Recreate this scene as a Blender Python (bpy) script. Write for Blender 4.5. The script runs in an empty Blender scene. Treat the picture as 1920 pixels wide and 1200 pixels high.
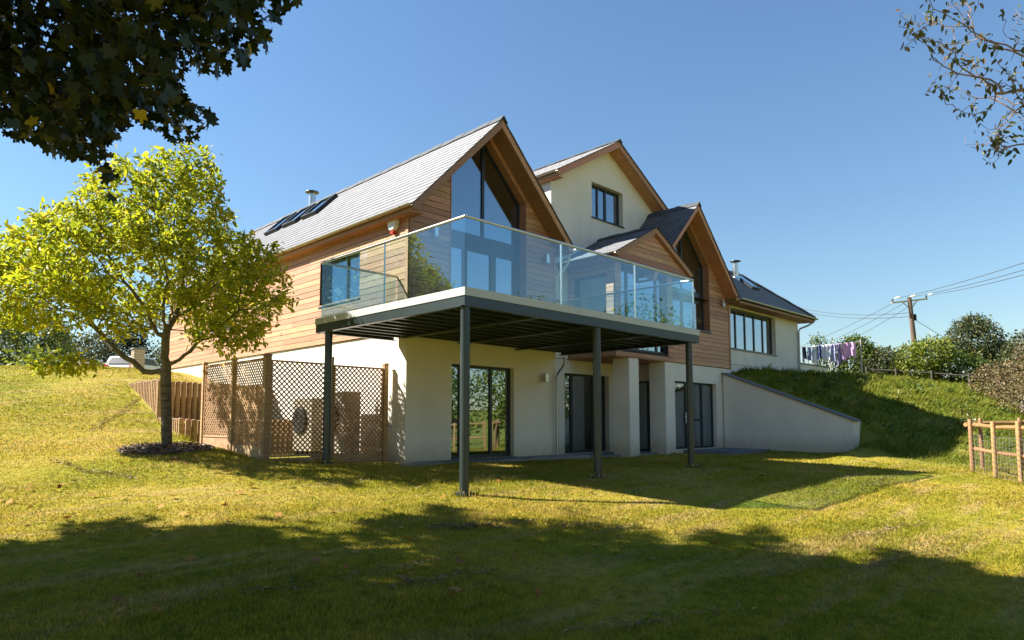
import bpy, bmesh, math, random
import numpy as np
from mathutils import Vector, Matrix
R = math.radians
random.seed(7); rng = np.random.default_rng(7)
scene = bpy.context.scene
col = scene.collection

# ------------------------------------------------------------------ camera, sky, sun, exposure
cam = bpy.data.cameras.new('camera')
cam.sensor_width = 36.0; cam.lens = 1269.0 / 1920.0 * 36.0
cam.shift_y = 90.0 / 1920.0
cam.clip_start = 0.05; cam.clip_end = 3000.0
cam_o = bpy.data.objects.new('camera', cam); col.objects.link(cam_o)
CAM = (-6.430, -7.456, 1.10)
cam_o.location = CAM
cam_o.rotation_euler = (R(90.0) + math.atan(102.0 / 1269.0), 0.0, R(45.177 - 90.0))
scene.camera = cam_o

SUN = Vector((-0.76, 0.86, 1.0)).normalized()          # towards the sun
world = bpy.data.worlds.new('World'); scene.world = world; world.use_nodes = True
wnt = world.node_tree
sky = wnt.nodes.new('ShaderNodeTexSky'); sky.sky_type = 'NISHITA'; sky.sun_disc = False
sky.sun_elevation = math.asin(SUN.z); sky.sun_rotation = math.atan2(SUN.x, SUN.y)
sky.altitude = 0.0; sky.air_density = 1.6; sky.dust_density = 0.0; sky.ozone_density = 8.0
wnt.links.new(sky.outputs[0], wnt.nodes['Background'].inputs[0])
wnt.nodes['Background'].inputs[1].default_value = 0.0555
sun = bpy.data.lights.new('sun', 'SUN'); sun.energy = 5.0; sun.angle = R(0.53); sun.color = (1.0, 0.955, 0.87)
sun_o = bpy.data.objects.new('sun', sun); col.objects.link(sun_o)
sun_o.rotation_euler = SUN.to_track_quat('Z', 'Y').to_euler()
scene.view_settings.view_transform = 'Standard'; scene.view_settings.look = 'None'
scene.view_settings.exposure = 1.55; scene.view_settings.gamma = 1.0
scene.view_settings.use_curve_mapping = False
scene.cycles.max_bounces = 8; scene.cycles.transparent_max_bounces = 16
scene.cycles.caustics_reflective = False; scene.cycles.caustics_refractive = False

# ------------------------------------------------------------------ materials
def new_mat(name):
    m = bpy.data.materials.new(name); m.use_nodes = True
    nt = m.node_tree; return m, nt, nt.nodes['Principled BSDF'], nt.nodes['Material Output']
def nd(nt, kind, **kw):
    n = nt.nodes.new(kind)
    for k, v in kw.items():
        if k.startswith('i_'): n.inputs[k[2:].replace('_', ' ')].default_value = v
        else: setattr(n, k, v)
    return n
def lk(nt, a, b): nt.links.new(a, b)
def c4(c): return (c[0], c[1], c[2], 1.0)
def ramp(nt, fac, stops):
    r = nt.nodes.new('ShaderNodeValToRGB'); els = r.color_ramp.elements
    while len(els) < len(stops): els.new(0.5)
    for e, (p, c) in zip(els, stops): e.position = p; e.color = c4(c)
    lk(nt, fac, r.inputs[0]); return r
def noise(nt, vec, scale, detail=4.0, rough=0.55):
    n = nt.nodes.new('ShaderNodeTexNoise'); n.inputs['Scale'].default_value = scale
    n.inputs['Detail'].default_value = detail; n.inputs['Roughness'].default_value = rough
    if vec is not None: lk(nt, vec, n.inputs['Vector'])
    return n
def bump(nt, h, bsdf, strength=0.3, dist=0.01):
    b = nt.nodes.new('ShaderNodeBump'); b.inputs['Strength'].default_value = strength; b.inputs['Distance'].default_value = dist
    lk(nt, h, b.inputs['Height']); lk(nt, b.outputs[0], bsdf.inputs['Normal'])
def pos(nt):
    return nt.nodes.new('ShaderNodeNewGeometry').outputs['Position']
def mixc(nt, fac, a, b, mode='MIX'):
    m = nt.nodes.new('ShaderNodeMix'); m.data_type = 'RGBA'; m.blend_type = mode
    if hasattr(fac, 'links'): lk(nt, fac, m.inputs[0])
    else: m.inputs[0].default_value = fac
    for s, v in ((m.inputs[6], a), (m.inputs[7], b)):
        if hasattr(v, 'links'): lk(nt, v, s)
        else: s.default_value = c4(v)
    return m.outputs[2]
def simple(name, c, rough=0.6, metal=0.0, var=0.12, scale=6.0, bmp=0.0, bscale=60.0):
    m, nt, b, o = new_mat(name)
    n = noise(nt, pos(nt), scale, 5.0)
    r = ramp(nt, n.outputs[0], [(0.3, tuple(x * (1 - var) for x in c)), (0.7, tuple(min(1, x * (1 + var)) for x in c))])
    lk(nt, r.outputs[0], b.inputs['Base Color'])
    b.inputs['Roughness'].default_value = rough; b.inputs['Metallic'].default_value = metal
    if bmp:
        n2 = noise(nt, pos(nt), bscale, 4.0); bump(nt, n2.outputs[0], b, bmp, 0.01)
    return m
def wood(name, dark, mid, light, rough=0.62, grain=2.2, across=55.0):
    m, nt, b, o = new_mat(name)
    sep = nd(nt, 'ShaderNodeSeparateXYZ'); lk(nt, pos(nt), sep.inputs[0])
    add = nd(nt, 'ShaderNodeMath', operation='ADD'); lk(nt, sep.outputs[0], add.inputs[0]); lk(nt, sep.outputs[1], add.inputs[1])
    oi = nd(nt, 'ShaderNodeObjectInfo')
    m1 = nd(nt, 'ShaderNodeMath', operation='MULTIPLY'); lk(nt, add.outputs[0], m1.inputs[0]); m1.inputs[1].default_value = grain
    m2 = nd(nt, 'ShaderNodeMath', operation='MULTIPLY'); lk(nt, sep.outputs[2], m2.inputs[0]); m2.inputs[1].default_value = across
    m3 = nd(nt, 'ShaderNodeMath', operation='MULTIPLY'); lk(nt, oi.outputs['Random'], m3.inputs[0]); m3.inputs[1].default_value = 90.0
    cmb = nd(nt, 'ShaderNodeCombineXYZ')
    for i, s in enumerate((m1, m2, m3)): lk(nt, s.outputs[0], cmb.inputs[i])
    n = noise(nt, cmb.outputs[0], 1.0, 6.0, 0.62)
    r = ramp(nt, n.outputs[0], [(0.28, dark), (0.5, mid), (0.74, light)])
    hsv = nd(nt, 'ShaderNodeHueSaturation')
    mr = nd(nt, 'ShaderNodeMapRange'); mr.inputs['To Min'].default_value = 0.76; mr.inputs['To Max'].default_value = 1.20
    lk(nt, oi.outputs['Random'], mr.inputs['Value']); lk(nt, mr.outputs[0], hsv.inputs['Value'])
    wn = nd(nt, 'ShaderNodeTexWhiteNoise', noise_dimensions='1D'); lk(nt, oi.outputs['Random'], wn.inputs['W'])
    mr2 = nd(nt, 'ShaderNodeMapRange'); mr2.inputs['To Min'].default_value = 0.490; mr2.inputs['To Max'].default_value = 0.510
    lk(nt, wn.outputs['Value'], mr2.inputs['Value']); lk(nt, mr2.outputs[0], hsv.inputs['Hue'])
    lk(nt, r.outputs[0], hsv.inputs['Color'])
    # knots and weathered streaks
    kn = noise(nt, pos(nt), 3.3, 2.0)
    kr = ramp(nt, kn.outputs[0], [(0.66, (0, 0, 0)), (0.72, (1, 1, 1))])
    lk(nt, mixc(nt, kr.outputs[0], hsv.outputs[0], tuple(x * 0.72 for x in mid)), b.inputs['Base Color'])
    b.inputs['Roughness'].default_value = rough
    bump(nt, n.outputs[0], b, 0.35, 0.004)
    return m
def leafmat(name, stops, trans=0.5, rough=0.5, tcol=None):
    m, nt, b, o = new_mat(name)
    at = nd(nt, 'ShaderNodeAttribute', attribute_name='rnd')
    r = ramp(nt, at.outputs['Fac'], stops)
    lk(nt, r.outputs[0], b.inputs['Base Color']); b.inputs['Roughness'].default_value = rough
    b.inputs['Specular IOR Level'].default_value = 0.35
    tr = nd(nt, 'ShaderNodeBsdfTranslucent')
    if tcol: lk(nt, mixc(nt, 1.0, r.outputs[0], tcol, 'MULTIPLY'), tr.inputs[0])
    else: lk(nt, r.outputs[0], tr.inputs[0])
    mx = nd(nt, 'ShaderNodeMixShader'); mx.inputs[0].default_value = trans
    lk(nt, b.outputs[0], mx.inputs[1]); lk(nt, tr.outputs[0], mx.inputs[2]); lk(nt, mx.outputs[0], o.inputs[0])
    return m
def glassmat(name, tint, base_refl, rough=0.0, ior=1.5, refl_tint=(1, 1, 1)):
    m, nt, b, o = new_mat(name)
    nt.nodes.remove(b)
    t = nd(nt, 'ShaderNodeBsdfTransparent'); t.inputs[0].default_value = c4(tint)
    g = nd(nt, 'ShaderNodeBsdfGlossy'); g.inputs['Roughness'].default_value = rough; g.inputs[0].default_value = c4(refl_tint)
    lw = nd(nt, 'ShaderNodeLayerWeight'); lw.inputs['Blend'].default_value = 0.5
    f = nd(nt, 'ShaderNodeMath', operation='POWER'); lk(nt, lw.outputs['Facing'], f.inputs[0]); f.inputs[1].default_value = 4.0
    a = nd(nt, 'ShaderNodeMath', operation='ADD', use_clamp=True); lk(nt, f.outputs[0], a.inputs[0]); a.inputs[1].default_value = base_refl
    # very slight waviness of the sheet
    n = noise(nt, pos(nt), 1.3, 1.0); bp = nd(nt, 'ShaderNodeBump'); bp.inputs['Strength'].default_value = 0.02; bp.inputs['Distance'].default_value = 0.02
    lk(nt, n.outputs[0], bp.inputs['Height']); lk(nt, bp.outputs[0], g.inputs['Normal'])
    mx = nd(nt, 'ShaderNodeMixShader'); lk(nt, a.outputs[0], mx.inputs[0]); lk(nt, t.outputs[0], mx.inputs[1]); lk(nt, g.outputs[0], mx.inputs[2])
    lk(nt, mx.outputs[0], o.inputs[0]); return m

M = {}
def render_mat(name, c):
    m, nt, b, o = new_mat(name)
    n = noise(nt, pos(nt), 0.9, 6.0, 0.6)
    r = ramp(nt, n.outputs[0], [(0.3, tuple(x * 0.90 for x in c)), (0.68, c)])
    n2 = noise(nt, pos(nt), 95.0, 3.0); n3 = noise(nt, pos(nt), 260.0, 2.0)
    # splash dirt low on the wall and thin streaks
    sep = nd(nt, 'ShaderNodeSeparateXYZ'); lk(nt, pos(nt), sep.inputs[0])
    nz = noise(nt, pos(nt), 5.0, 4.0)
    mm = nd(nt, 'ShaderNodeMath', operation='MULTIPLY_ADD'); lk(nt, nz.outputs[0], mm.inputs[0]); mm.inputs[1].default_value = -0.35; lk(nt, sep.outputs[2], mm.inputs[2])
    dr = ramp(nt, mm.outputs[0], [(0.14, (1, 1, 1)), (0.55, (0, 0, 0))])
    lk(nt, mixc(nt, dr.outputs[0], r.outputs[0], tuple(x * y for x, y in zip(c, (0.74, 0.68, 0.58)))), b.inputs['Base Color'])
    b.inputs['Roughness'].default_value = 0.9
    mp = nd(nt, 'ShaderNodeMapping'); lk(nt, pos(nt), mp.inputs['Vector']); mp.inputs['Scale'].default_value = (2.0, 2.0, 0.45)
    sk = noise(nt, mp.outputs[0], 1.0, 5.0, 0.6); sr = ramp(nt, sk.outputs[0], [(0.46, (1, 1, 1)), (0.78, (0.93, 0.92, 0.90))])
    src = b.inputs['Base Color'].links[0].from_socket; lk(nt, mixc(nt, 1.0, src, sr.outputs[0], 'MULTIPLY'), b.inputs['Base Color'])
    ad = nd(nt, 'ShaderNodeMath', operation='ADD'); lk(nt, n2.outputs[0], ad.inputs[0]); lk(nt, n3.outputs[0], ad.inputs[1])
    bump(nt, ad.outputs[0], b, 0.25, 0.006)
    return m
M['render'] = render_mat('cream_render', (0.76, 0.70, 0.61))
M['cedar'] = wood('cedar_cladding', (0.30, 0.135, 0.064), (0.46, 0.230, 0.114), (0.58, 0.325, 0.175))
M['cedar_trim'] = wood('cedar_trim', (0.30, 0.135, 0.068), (0.40, 0.19, 0.098), (0.48, 0.25, 0.138))
M['backing'] = simple('dark_batten_backing', (0.035, 0.022, 0.015), 0.9)
M['ceiling'] = simple('tan_plaster', (0.62, 0.46, 0.30), 0.85)
M['inside'] = simple('interior_floor', (0.28, 0.22, 0.17), 0.6)
M['frame'] = simple('anthracite_aluminium', (0.018, 0.026, 0.031), 0.38, 0.0, 0.08)
M['steel_dark'] = simple('painted_steel', (0.022, 0.034, 0.036), 0.32, 0.0, 0.12, 3.0)
M['fascia_light'] = simple('pale_grey_trim', (0.42, 0.43, 0.41), 0.5, 0.0, 0.06)
M['stainless'] = simple('brushed_stainless', (0.60, 0.58, 0.54), 0.28, 1.0, 0.05)
M['gutter'] = simple('galvanised_gutter', (0.34, 0.29, 0.22), 0.36, 0.75, 0.12)
M['pipe'] = simple('grey_downpipe', (0.34, 0.36, 0.37), 0.35, 0.7, 0.1)
M['ridge'] = simple('dark_ridge_clay', (0.055, 0.060, 0.066), 0.75, 0.0, 0.2, 8.0, 0.3)
M['coping'] = simple('grey_coping', (0.15, 0.155, 0.16), 0.75, 0.0, 0.12, 5.0, 0.2)
M['white'] = simple('white_plastic', (0.75, 0.74, 0.72), 0.4, 0.0, 0.03)
M['red'] = simple('red_lens', (0.55, 0.03, 0.015), 0.25, 0.0, 0.05)
M['lamp_glass'] = simple('frosted_lens', (0.66, 0.70, 0.72), 0.25, 0.0, 0.04)
M['brick'] = simple('red_brick', (0.30, 0.10, 0.06), 0.9, 0.0, 0.25, 12.0, 0.3)
M['pine'] = wood('treated_pine', (0.24, 0.135, 0.060), (0.37, 0.225, 0.110), (0.46, 0.30, 0.155), 0.75, 3.0, 26.0)
M['fence'] = wood('fresh_rail_timber', (0.21, 0.100, 0.038), (0.31, 0.162, 0.064), (0.39, 0.22, 0.10), 0.75, 5.0, 22.0)
M['greywood'] = wood('weathered_rail_timber', (0.30, 0.24, 0.19), (0.42, 0.35, 0.29), (0.50, 0.43, 0.36), 0.85, 4.0, 22.0)
M['pole'] = wood('tarred_pole', (0.09, 0.055, 0.042), (0.15, 0.095, 0.070), (0.21, 0.135, 0.10), 0.85, 9.0, 1.5)
M['deck'] = simple('deck_underside', (0.045, 0.042, 0.04), 0.85)
M['rail_glass'] = glassmat('balustrade_glass', (0.82, 0.93, 0.96), 0.085, 0.0, 1.5, (0.80, 0.93, 1.0))
M['win_glass'] = glassmat('window_glass', (0.60, 0.67, 0.70), 0.26, 0.0, 1.55, (0.80, 0.91, 1.0))
M['fan'] = simple('dark_fan_grille', (0.012, 0.012, 0.012), 0.9)
M['beige'] = simple('beige_casing', (0.33, 0.28, 0.21), 0.5, 0.0, 0.05)
M['wire'] = simple('galvanised_wire', (0.38, 0.38, 0.37), 0.4, 0.7, 0.05)
M['cable'] = simple('dark_cable', (0.06, 0.065, 0.07), 0.6)
M['ceramic'] = simple('pale_insulator', (0.72, 0.70, 0.66), 0.35)
M['curtain'] = simple('pale_curtain', (0.55, 0.54, 0.50), 0.9)
M['paving'] = simple('concrete_paving', (0.24, 0.22, 0.20), 0.9, 0.0, 0.2, 3.0, 0.3)
M['paving_blue'] = simple('slate_paving', (0.15, 0.155, 0.165), 0.85, 0.0, 0.2, 3.0, 0.25)
M['bark'] = simple('grey_bark', (0.115, 0.095, 0.070), 0.9, 0.0, 0.35, 14.0, 0.6, 40.0)
M['bark_dark'] = simple('dark_bark', (0.06, 0.048, 0.036), 0.9, 0.0, 0.3, 12.0, 0.5, 40.0)
M['twig'] = simple('pinkish_twig', (0.26, 0.17, 0.12), 0.8, 0.0, 0.2)
M['leaf_yellow'] = leafmat('lime_leaf', [(0.0, (0.12, 0.18, 0.010)), (0.40, (0.33, 0.37, 0.016)), (0.80, (0.53, 0.51, 0.028)), (1.0, (0.64, 0.48, 0.04))], 0.58)
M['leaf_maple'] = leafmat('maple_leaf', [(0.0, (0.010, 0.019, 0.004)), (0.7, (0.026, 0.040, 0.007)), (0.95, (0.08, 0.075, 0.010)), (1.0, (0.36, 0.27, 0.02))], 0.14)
M['leaf_birch'] = leafmat('browning_leaf', [(0.0, (0.04, 0.055, 0.012)), (0.6, (0.12, 0.13, 0.03)), (1.0, (0.24, 0.15, 0.07))], 0.35)
M['leaf_hedge'] = leafmat('hedge_leaf', [(0.0, (0.035, 0.065, 0.010)), (0.6, (0.09, 0.13, 0.018)), (1.0, (0.22, 0.23, 0.04))], 0.32)
M['leaf_lime'] = leafmat('bright_shrub_leaf', [(0.0, (0.08, 0.12, 0.015)), (0.6, (0.20, 0.24, 0.025)), (1.0, (0.33, 0.32, 0.05))], 0.4)
M['leaf_olive'] = leafmat('olive_tree_leaf', [(0.0, (0.035, 0.055, 0.018)), (0.6, (0.075, 0.095, 0.030)), (1.0, (0.16, 0.14, 0.06))], 0.25)
M['leaf_brown'] = leafmat('dry_bramble_leaf', [(0.0, (0.055, 0.055, 0.018)), (0.5, (0.14, 0.105, 0.040)), (1.0, (0.26, 0.175, 0.08))], 0.2)
M['leaf_dark'] = leafmat('dark_conifer_leaf', [(0.0, (0.010, 0.022, 0.008)), (1.0, (0.040, 0.060, 0.022))], 0.1)
M['fallen'] = leafmat('fallen_leaf', [(0.0, (0.16, 0.06, 0.018)), (0.6, (0.30, 0.11, 0.025)), (1.0, (0.42, 0.26, 0.05))], 0.1, 0.85)
M['thatch'] = leafmat('dead_thatch', [(0.0, (0.10, 0.065, 0.022)), (0.6, (0.21, 0.145, 0.055)), (1.0, (0.34, 0.25, 0.11))], 0.1)
M['chips'] = leafmat('bark_chip', [(0.0, (0.06, 0.032, 0.015)), (0.6, (0.15, 0.085, 0.042)), (1.0, (0.33, 0.21, 0.11))], 0.0)

def slate_mat():
    m, nt, b, o = new_mat('grey_slate')
    at = nd(nt, 'ShaderNodeAttribute', attribute_name='rnd')
    r = ramp(nt, at.outputs['Fac'], [(0.0, (0.090, 0.090, 0.102)), (0.5, (0.104, 0.103, 0.116)), (1.0, (0.122, 0.119, 0.131))])
    n = noise(nt, pos(nt), 9.0, 5.0); r2 = ramp(nt, n.outputs[0], [(0.35, (0.85, 0.85, 0.86)), (0.7, (1, 1, 1))])
    lk(nt, mixc(nt, 1.0, r.outputs[0], r2.outputs[0], 'MULTIPLY'), b.inputs['Base Color'])
    b.inputs['Roughness'].default_value = 0.52; b.inputs['Specular IOR Level'].default_value = 0.35; n2 = noise(nt, pos(nt), 45.0, 4.0); bump(nt, n2.outputs[0], b, 0.25, 0.006)
    return m
M['slate'] = slate_mat()
def lawn_colour(nt, extra=None):
    """patchy mown grass: green growth, yellow-green, dry tan streaks along the mowing lines"""
    p = pos(nt)
    big = noise(nt, p, 0.33, 5.0, 0.6)
    c1 = ramp(nt, big.outputs[0], [(0.28, (0.19, 0.20, 0.016)), (0.46, (0.290, 0.258, 0.024)), (0.58, (0.375, 0.300, 0.042)), (0.74, (0.440, 0.328, 0.098))])
    mp = nd(nt, 'ShaderNodeMapping'); lk(nt, p, mp.inputs['Vector']); mp.inputs['Rotation'].default_value = (0, 0, R(-12)); mp.inputs['Scale'].default_value = (0.45, 3.2, 1)
    st = noise(nt, mp.outputs[0], 1.0, 6.0, 0.65)
    sr = ramp(nt, st.outputs[0], [(0.50, (0, 0, 0)), (0.72, (1, 1, 1))])
    c2 = mixc(nt, sr.outputs[0], c1.outputs[0], (0.44, 0.31, 0.125))
    fine = noise(nt, p, 7.0, 5.0, 0.7)
    fr = ramp(nt, fine.outputs[0], [(0.30, (0.55, 0.62, 0.50)), (0.52, (1, 1, 1)), (0.80, (1.25, 1.12, 0.9))])
    return mixc(nt, 1.0, c2, fr.outputs[0], 'MULTIPLY')
def bank_mask(nt):
    sep = nd(nt, 'ShaderNodeSeparateXYZ'); lk(nt, pos(nt), sep.inputs[0])
    a = nd(nt, 'ShaderNodeMath', operation='MULTIPLY_ADD'); lk(nt, sep.outputs[0], a.inputs[0]); a.inputs[1].default_value = 1.0
    b = nd(nt, 'ShaderNodeMath', operation='MULTIPLY'); lk(nt, sep.outputs[1], b.inputs[0]); b.inputs[1].default_value = -0.25
    lk(nt, b.outputs[0], a.inputs[2])
    n = noise(nt, pos(nt), 1.5, 3.0)
    s = nd(nt, 'ShaderNodeMath', operation='MULTIPLY_ADD'); lk(nt, n.outputs[0], s.inputs[0]); s.inputs[1].default_value = 2.2; lk(nt, a.outputs[0], s.inputs[2])
    mr = nd(nt, 'ShaderNodeMapRange'); mr.inputs['From Min'].default_value = 14.0; mr.inputs['From Max'].default_value = 15.8
    lk(nt, s.outputs[0], mr.inputs['Value']); return mr.outputs[0]
def ground_mat():
    m, nt, b, o = new_mat('lawn_ground')
    c = lawn_colour(nt)
    g = noise(nt, pos(nt), 1.1, 6.0, 0.7)
    bk = ramp(nt, g.outputs[0], [(0.30, (0.095, 0.135, 0.016)), (0.52, (0.18, 0.195, 0.026)), (0.72, (0.30, 0.245, 0.075))])
    c = mixc(nt, bank_mask(nt), c, bk.outputs[0])
    lk(nt, c, b.inputs['Base Color']); b.inputs['Roughness'].default_value = 0.95; b.inputs['Specular IOR Level'].default_value = 0.1
    n = noise(nt, pos(nt), 42.0, 6.0, 0.75); bump(nt, n.outputs[0], b, 0.9, 0.03)
    return m
def blade_mat():
    m, nt, b, o = new_mat('grass_blade')
    c = lawn_colour(nt)
    g = noise(nt, pos(nt), 1.1, 6.0, 0.7)
    bk = ramp(nt, g.outputs[0], [(0.30, (0.10, 0.145, 0.016)), (0.52, (0.19, 0.21, 0.026)), (0.72, (0.32, 0.26, 0.08))])
    c = mixc(nt, bank_mask(nt), c, bk.outputs[0])
    at = nd(nt, 'ShaderNodeAttribute', attribute_name='rnd')
    r = ramp(nt, at.outputs['Fac'], [(0.0, (0.58, 0.72, 0.5)), (0.55, (1.05, 1.05, 0.9)), (1.0, (1.55, 1.30, 1.3))])
    c = mixc(nt, 1.0, c, r.outputs[0], 'MULTIPLY')
    lk(nt, c, b.inputs['Base Color']); b.inputs['Roughness'].default_value = 0.6; b.inputs['Specular IOR Level'].default_value = 0.2
    tr = nd(nt, 'ShaderNodeBsdfTranslucent'); lk(nt, c, tr.inputs[0])
    mx = nd(nt, 'ShaderNodeMixShader'); mx.inputs[0].default_value = 0.45
    lk(nt, b.outputs[0], mx.inputs[1]); lk(nt, tr.outputs[0], mx.inputs[2]); lk(nt, mx.outputs[0], o.inputs[0])
    return m
M['lawn'] = ground_mat(); M['blade'] = blade_mat()

# ------------------------------------------------------------------ object helpers
def empty(name, loc, label=None, cat=None, group=None, parent=None):
    o = bpy.data.objects.new(name, None); col.objects.link(o); o.location = loc
    o.empty_display_size = 0.2
    if parent is not None:
        o.parent = parent; o.matrix_parent_inverse = Matrix.Translation(-wloc(parent))
    if label: tag(o, label, cat, group)
    return o
def wloc(o):
    # every parent in this scene carries a plain translation only
    if o.type == 'EMPTY': return Vector(o.location)
    return Vector((0, 0, 0))
def tag(o, label=None, cat=None, group=None, kind=None):
    if label: o['label'] = label
    if cat: o['category'] = cat
    if group: o['group'] = group
    if kind: o['kind'] = kind
    return o
def put(name, me, mat, parent=None):
    o = bpy.data.objects.new(name, me); col.objects.link(o)
    if mat is not None and not me.materials: me.materials.append(M[mat] if isinstance(mat, str) else mat)
    if parent is not None:
        o.parent = parent
        if parent.type == 'EMPTY': o.matrix_parent_inverse = Matrix.Translation(-Vector(parent.location))
    return o
class MB:
    def __init__(s): s.v = []; s.f = []
    def quad(s, a, b, c, d):
        n = len(s.v); s.v += [tuple(a), tuple(b), tuple(c), tuple(d)]; s.f.append((n, n + 1, n + 2, n + 3)); return s
    def box(s, x0, x1, y0, y1, z0, z1):
        n = len(s.v)
        s.v += [(x, y, z) for z in (z0, z1) for (x, y) in ((x0, y0), (x1, y0), (x1, y1), (x0, y1))]
        s.f += [(n, n + 3, n + 2, n + 1), (n + 4, n + 5, n + 6, n + 7)] + [(n + i, n + (i + 1) % 4, n + 4 + (i + 1) % 4, n + 4 + i) for i in range(4)]
        return s
    def prism(s, a, b):                       # two matching rings
        n = len(s.v); k = len(a); s.v += [tuple(p) for p in a] + [tuple(p) for p in b]
        s.f += [tuple(range(n + k - 1, n - 1, -1)), tuple(range(n + k, n + 2 * k))]
        s.f += [(n + i, n + (i + 1) % k, n + k + (i + 1) % k, n + k + i) for i in range(k)]
        return s
    def bar(s, p, q, w, h, up=(0, 0, 1)):     # rectangular bar, w across, h along up
        p, q, up = Vector(p), Vector(q), Vector(up); d = (q - p).normalized()
        side = d.cross(up)
        if side.length < 1e-4: side = d.cross(Vector((1, 0, 0)))
        side.normalize(); u = side.cross(d).normalized()
        ring = [side * (-w / 2) - u * (h / 2), side * (w / 2) - u * (h / 2), side * (w / 2) + u * (h / 2), side * (-w / 2) + u * (h / 2)]
        return s.prism([p + r for r in ring], [q + r for r in ring])
    def tube(s, pts, r, k=10):
        pts = [Vector(p) for p in pts]; rs = r if isinstance(r, (list, tuple)) else [r] * len(pts)
        n0 = len(s.v); up = Vector((0.13, 0.31, 0.94))
        for i, p in enumerate(pts):
            d = (pts[min(i + 1, len(pts) - 1)] - pts[max(i - 1, 0)]).normalized()
            a = d.cross(up if abs(d.dot(up)) < 0.95 else Vector((1, 0, 0))).normalized(); b = d.cross(a)
            s.v += [tuple(p + (a * math.cos(t) + b * math.sin(t)) * rs[i]) for t in (2 * math.pi * j / k for j in range(k))]
        for i in range(len(pts) - 1):
            for j in range(k):
                s.f.append((n0 + i * k + j, n0 + i * k + (j + 1) % k, n0 + (i + 1) * k + (j + 1) % k, n0 + (i + 1) * k + j))
        s.f.append(tuple(range(n0 + k - 1, n0 - 1, -1))); m = n0 + (len(pts) - 1) * k; s.f.append(tuple(range(m, m + k)))
        return s
    def build(s, name, mat, parent=None, smooth=False, bevel=0.0):
        me = bpy.data.meshes.new(name); me.from_pydata(s.v, [], s.f)
        bm = bmesh.new(); bm.from_mesh(me); bmesh.ops.recalc_face_normals(bm, faces=bm.faces)
        if bevel:
            bmesh.ops.bevel(bm, geom=list(bm.edges), offset=bevel, segments=1, affect='EDGES', clamp_overlap=True)
        bm.to_mesh(me); bm.free()
        if smooth:
            me.polygons.foreach_set('use_smooth', [True] * len(me.polygons))
            me.set_sharp_from_angle(angle=R(40))
        return put(name, me, mat, parent)
def np_mesh(name, verts, faces, mat, parent=None, rnd=None, smooth=False):
    verts = np.asarray(verts, np.float32).reshape(-1, 3); faces = np.asarray(faces, np.int32)
    me = bpy.data.meshes.new(name); k = faces.shape[1]
    me.vertices.add(len(verts)); me.vertices.foreach_set('co', verts.ravel())
    me.loops.add(faces.size); me.loops.foreach_set('vertex_index', faces.ravel())
    me.polygons.add(len(faces)); me.polygons.foreach_set('loop_start', np.arange(0, faces.size, k, dtype=np.int32))
    if smooth: me.polygons.foreach_set('use_smooth', np.ones(len(faces), bool))
    me.update(calc_edges=True)
    if rnd is not None:
        a = me.attributes.new('rnd', 'FLOAT', 'FACE'); a.data.foreach_set('value', np.asarray(rnd, np.float32))
    return put(name, me, mat, parent)
YF, XL, YR = 3.96, 1.85, 5.40           # front wall plane, left wall plane, recessed wall plane
class Frame:                            # local (u along wall, n outwards, z) -> world
    def __init__(s, kind, at): s.k = kind; s.at = at
    def __call__(s, u, n, z): return (u, s.at - n, z) if s.k == 'y' else (s.at - n, u, z)
FRONT, LEFT, RECESS = Frame('y', YF), Frame('x', XL), Frame('y', YR)
def slab(mb, fr, poly, n0, n1):
    return mb.prism([fr(u, n0, z) for u, z in poly], [fr(u, n1, z) for u, z in poly])
def fbox(mb, fr, u0, u1, n0, n1, z0, z1):
    a = fr(u0, n0, z0); b = fr(u1, n1, z1)
    return mb.box(min(a[0], b[0]), max(a[0], b[0]), min(a[1], b[1]), max(a[1], b[1]), z0, z1)
def wall_cells(mb, fr, u0, u1, z0, z1, holes, n0, n1):
    """rectangular wall with rectangular openings"""
    us = sorted({u0, u1, *[h[0] for h in holes], *[h[1] for h in holes]})
    for a, b in zip(us, us[1:]):
        cuts = sorted([(h[2], h[3]) for h in holes if h[0] <= a + 1e-6 and h[1] >= b - 1e-6]); z = z0
        for c, d in cuts:
            if c > z + 1e-6: fbox(mb, fr, a, b, n0, n1, z, c)
            z = d
        if z1 > z + 1e-6: fbox(mb, fr, a, b, n0, n1, z, z1)
    return mb

# ------------------------------------------------------------------ ground
def tps(points):
    P = np.array(points, float); n = len(P); xy = P[:, :2]
    def U(r2): return np.where(r2 > 1e-12, 0.5 * r2 * np.log(np.maximum(r2, 1e-12)), 0.0)
    K = U(((xy[:, None] - xy[None]) ** 2).sum(-1)) + np.eye(n) * 0.02
    Q = np.c_[np.ones(n), xy]; A = np.zeros((n + 3, n + 3)); A[:n, :n] = K; A[:n, n:] = Q; A[n:, :n] = Q.T
    w = np.linalg.solve(A, np.r_[P[:, 2], np.zeros(3)])
    def f(x, y):
        x = np.asarray(x, float); y = np.asarray(y, float); out = np.zeros(x.shape); fl = out.ravel()
        X = x.ravel(); Y = y.ravel()
        for i in range(0, X.size, 20000):
            q = np.c_[X[i:i + 20000], Y[i:i + 20000]]
            r2 = ((q[:, None] - xy[None]) ** 2).sum(-1)
            fl[i:i + 20000] = U(r2) @ w[:n] + w[n] + q @ w[n + 1:]
        return fl.reshape(x.shape)
    return f
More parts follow.
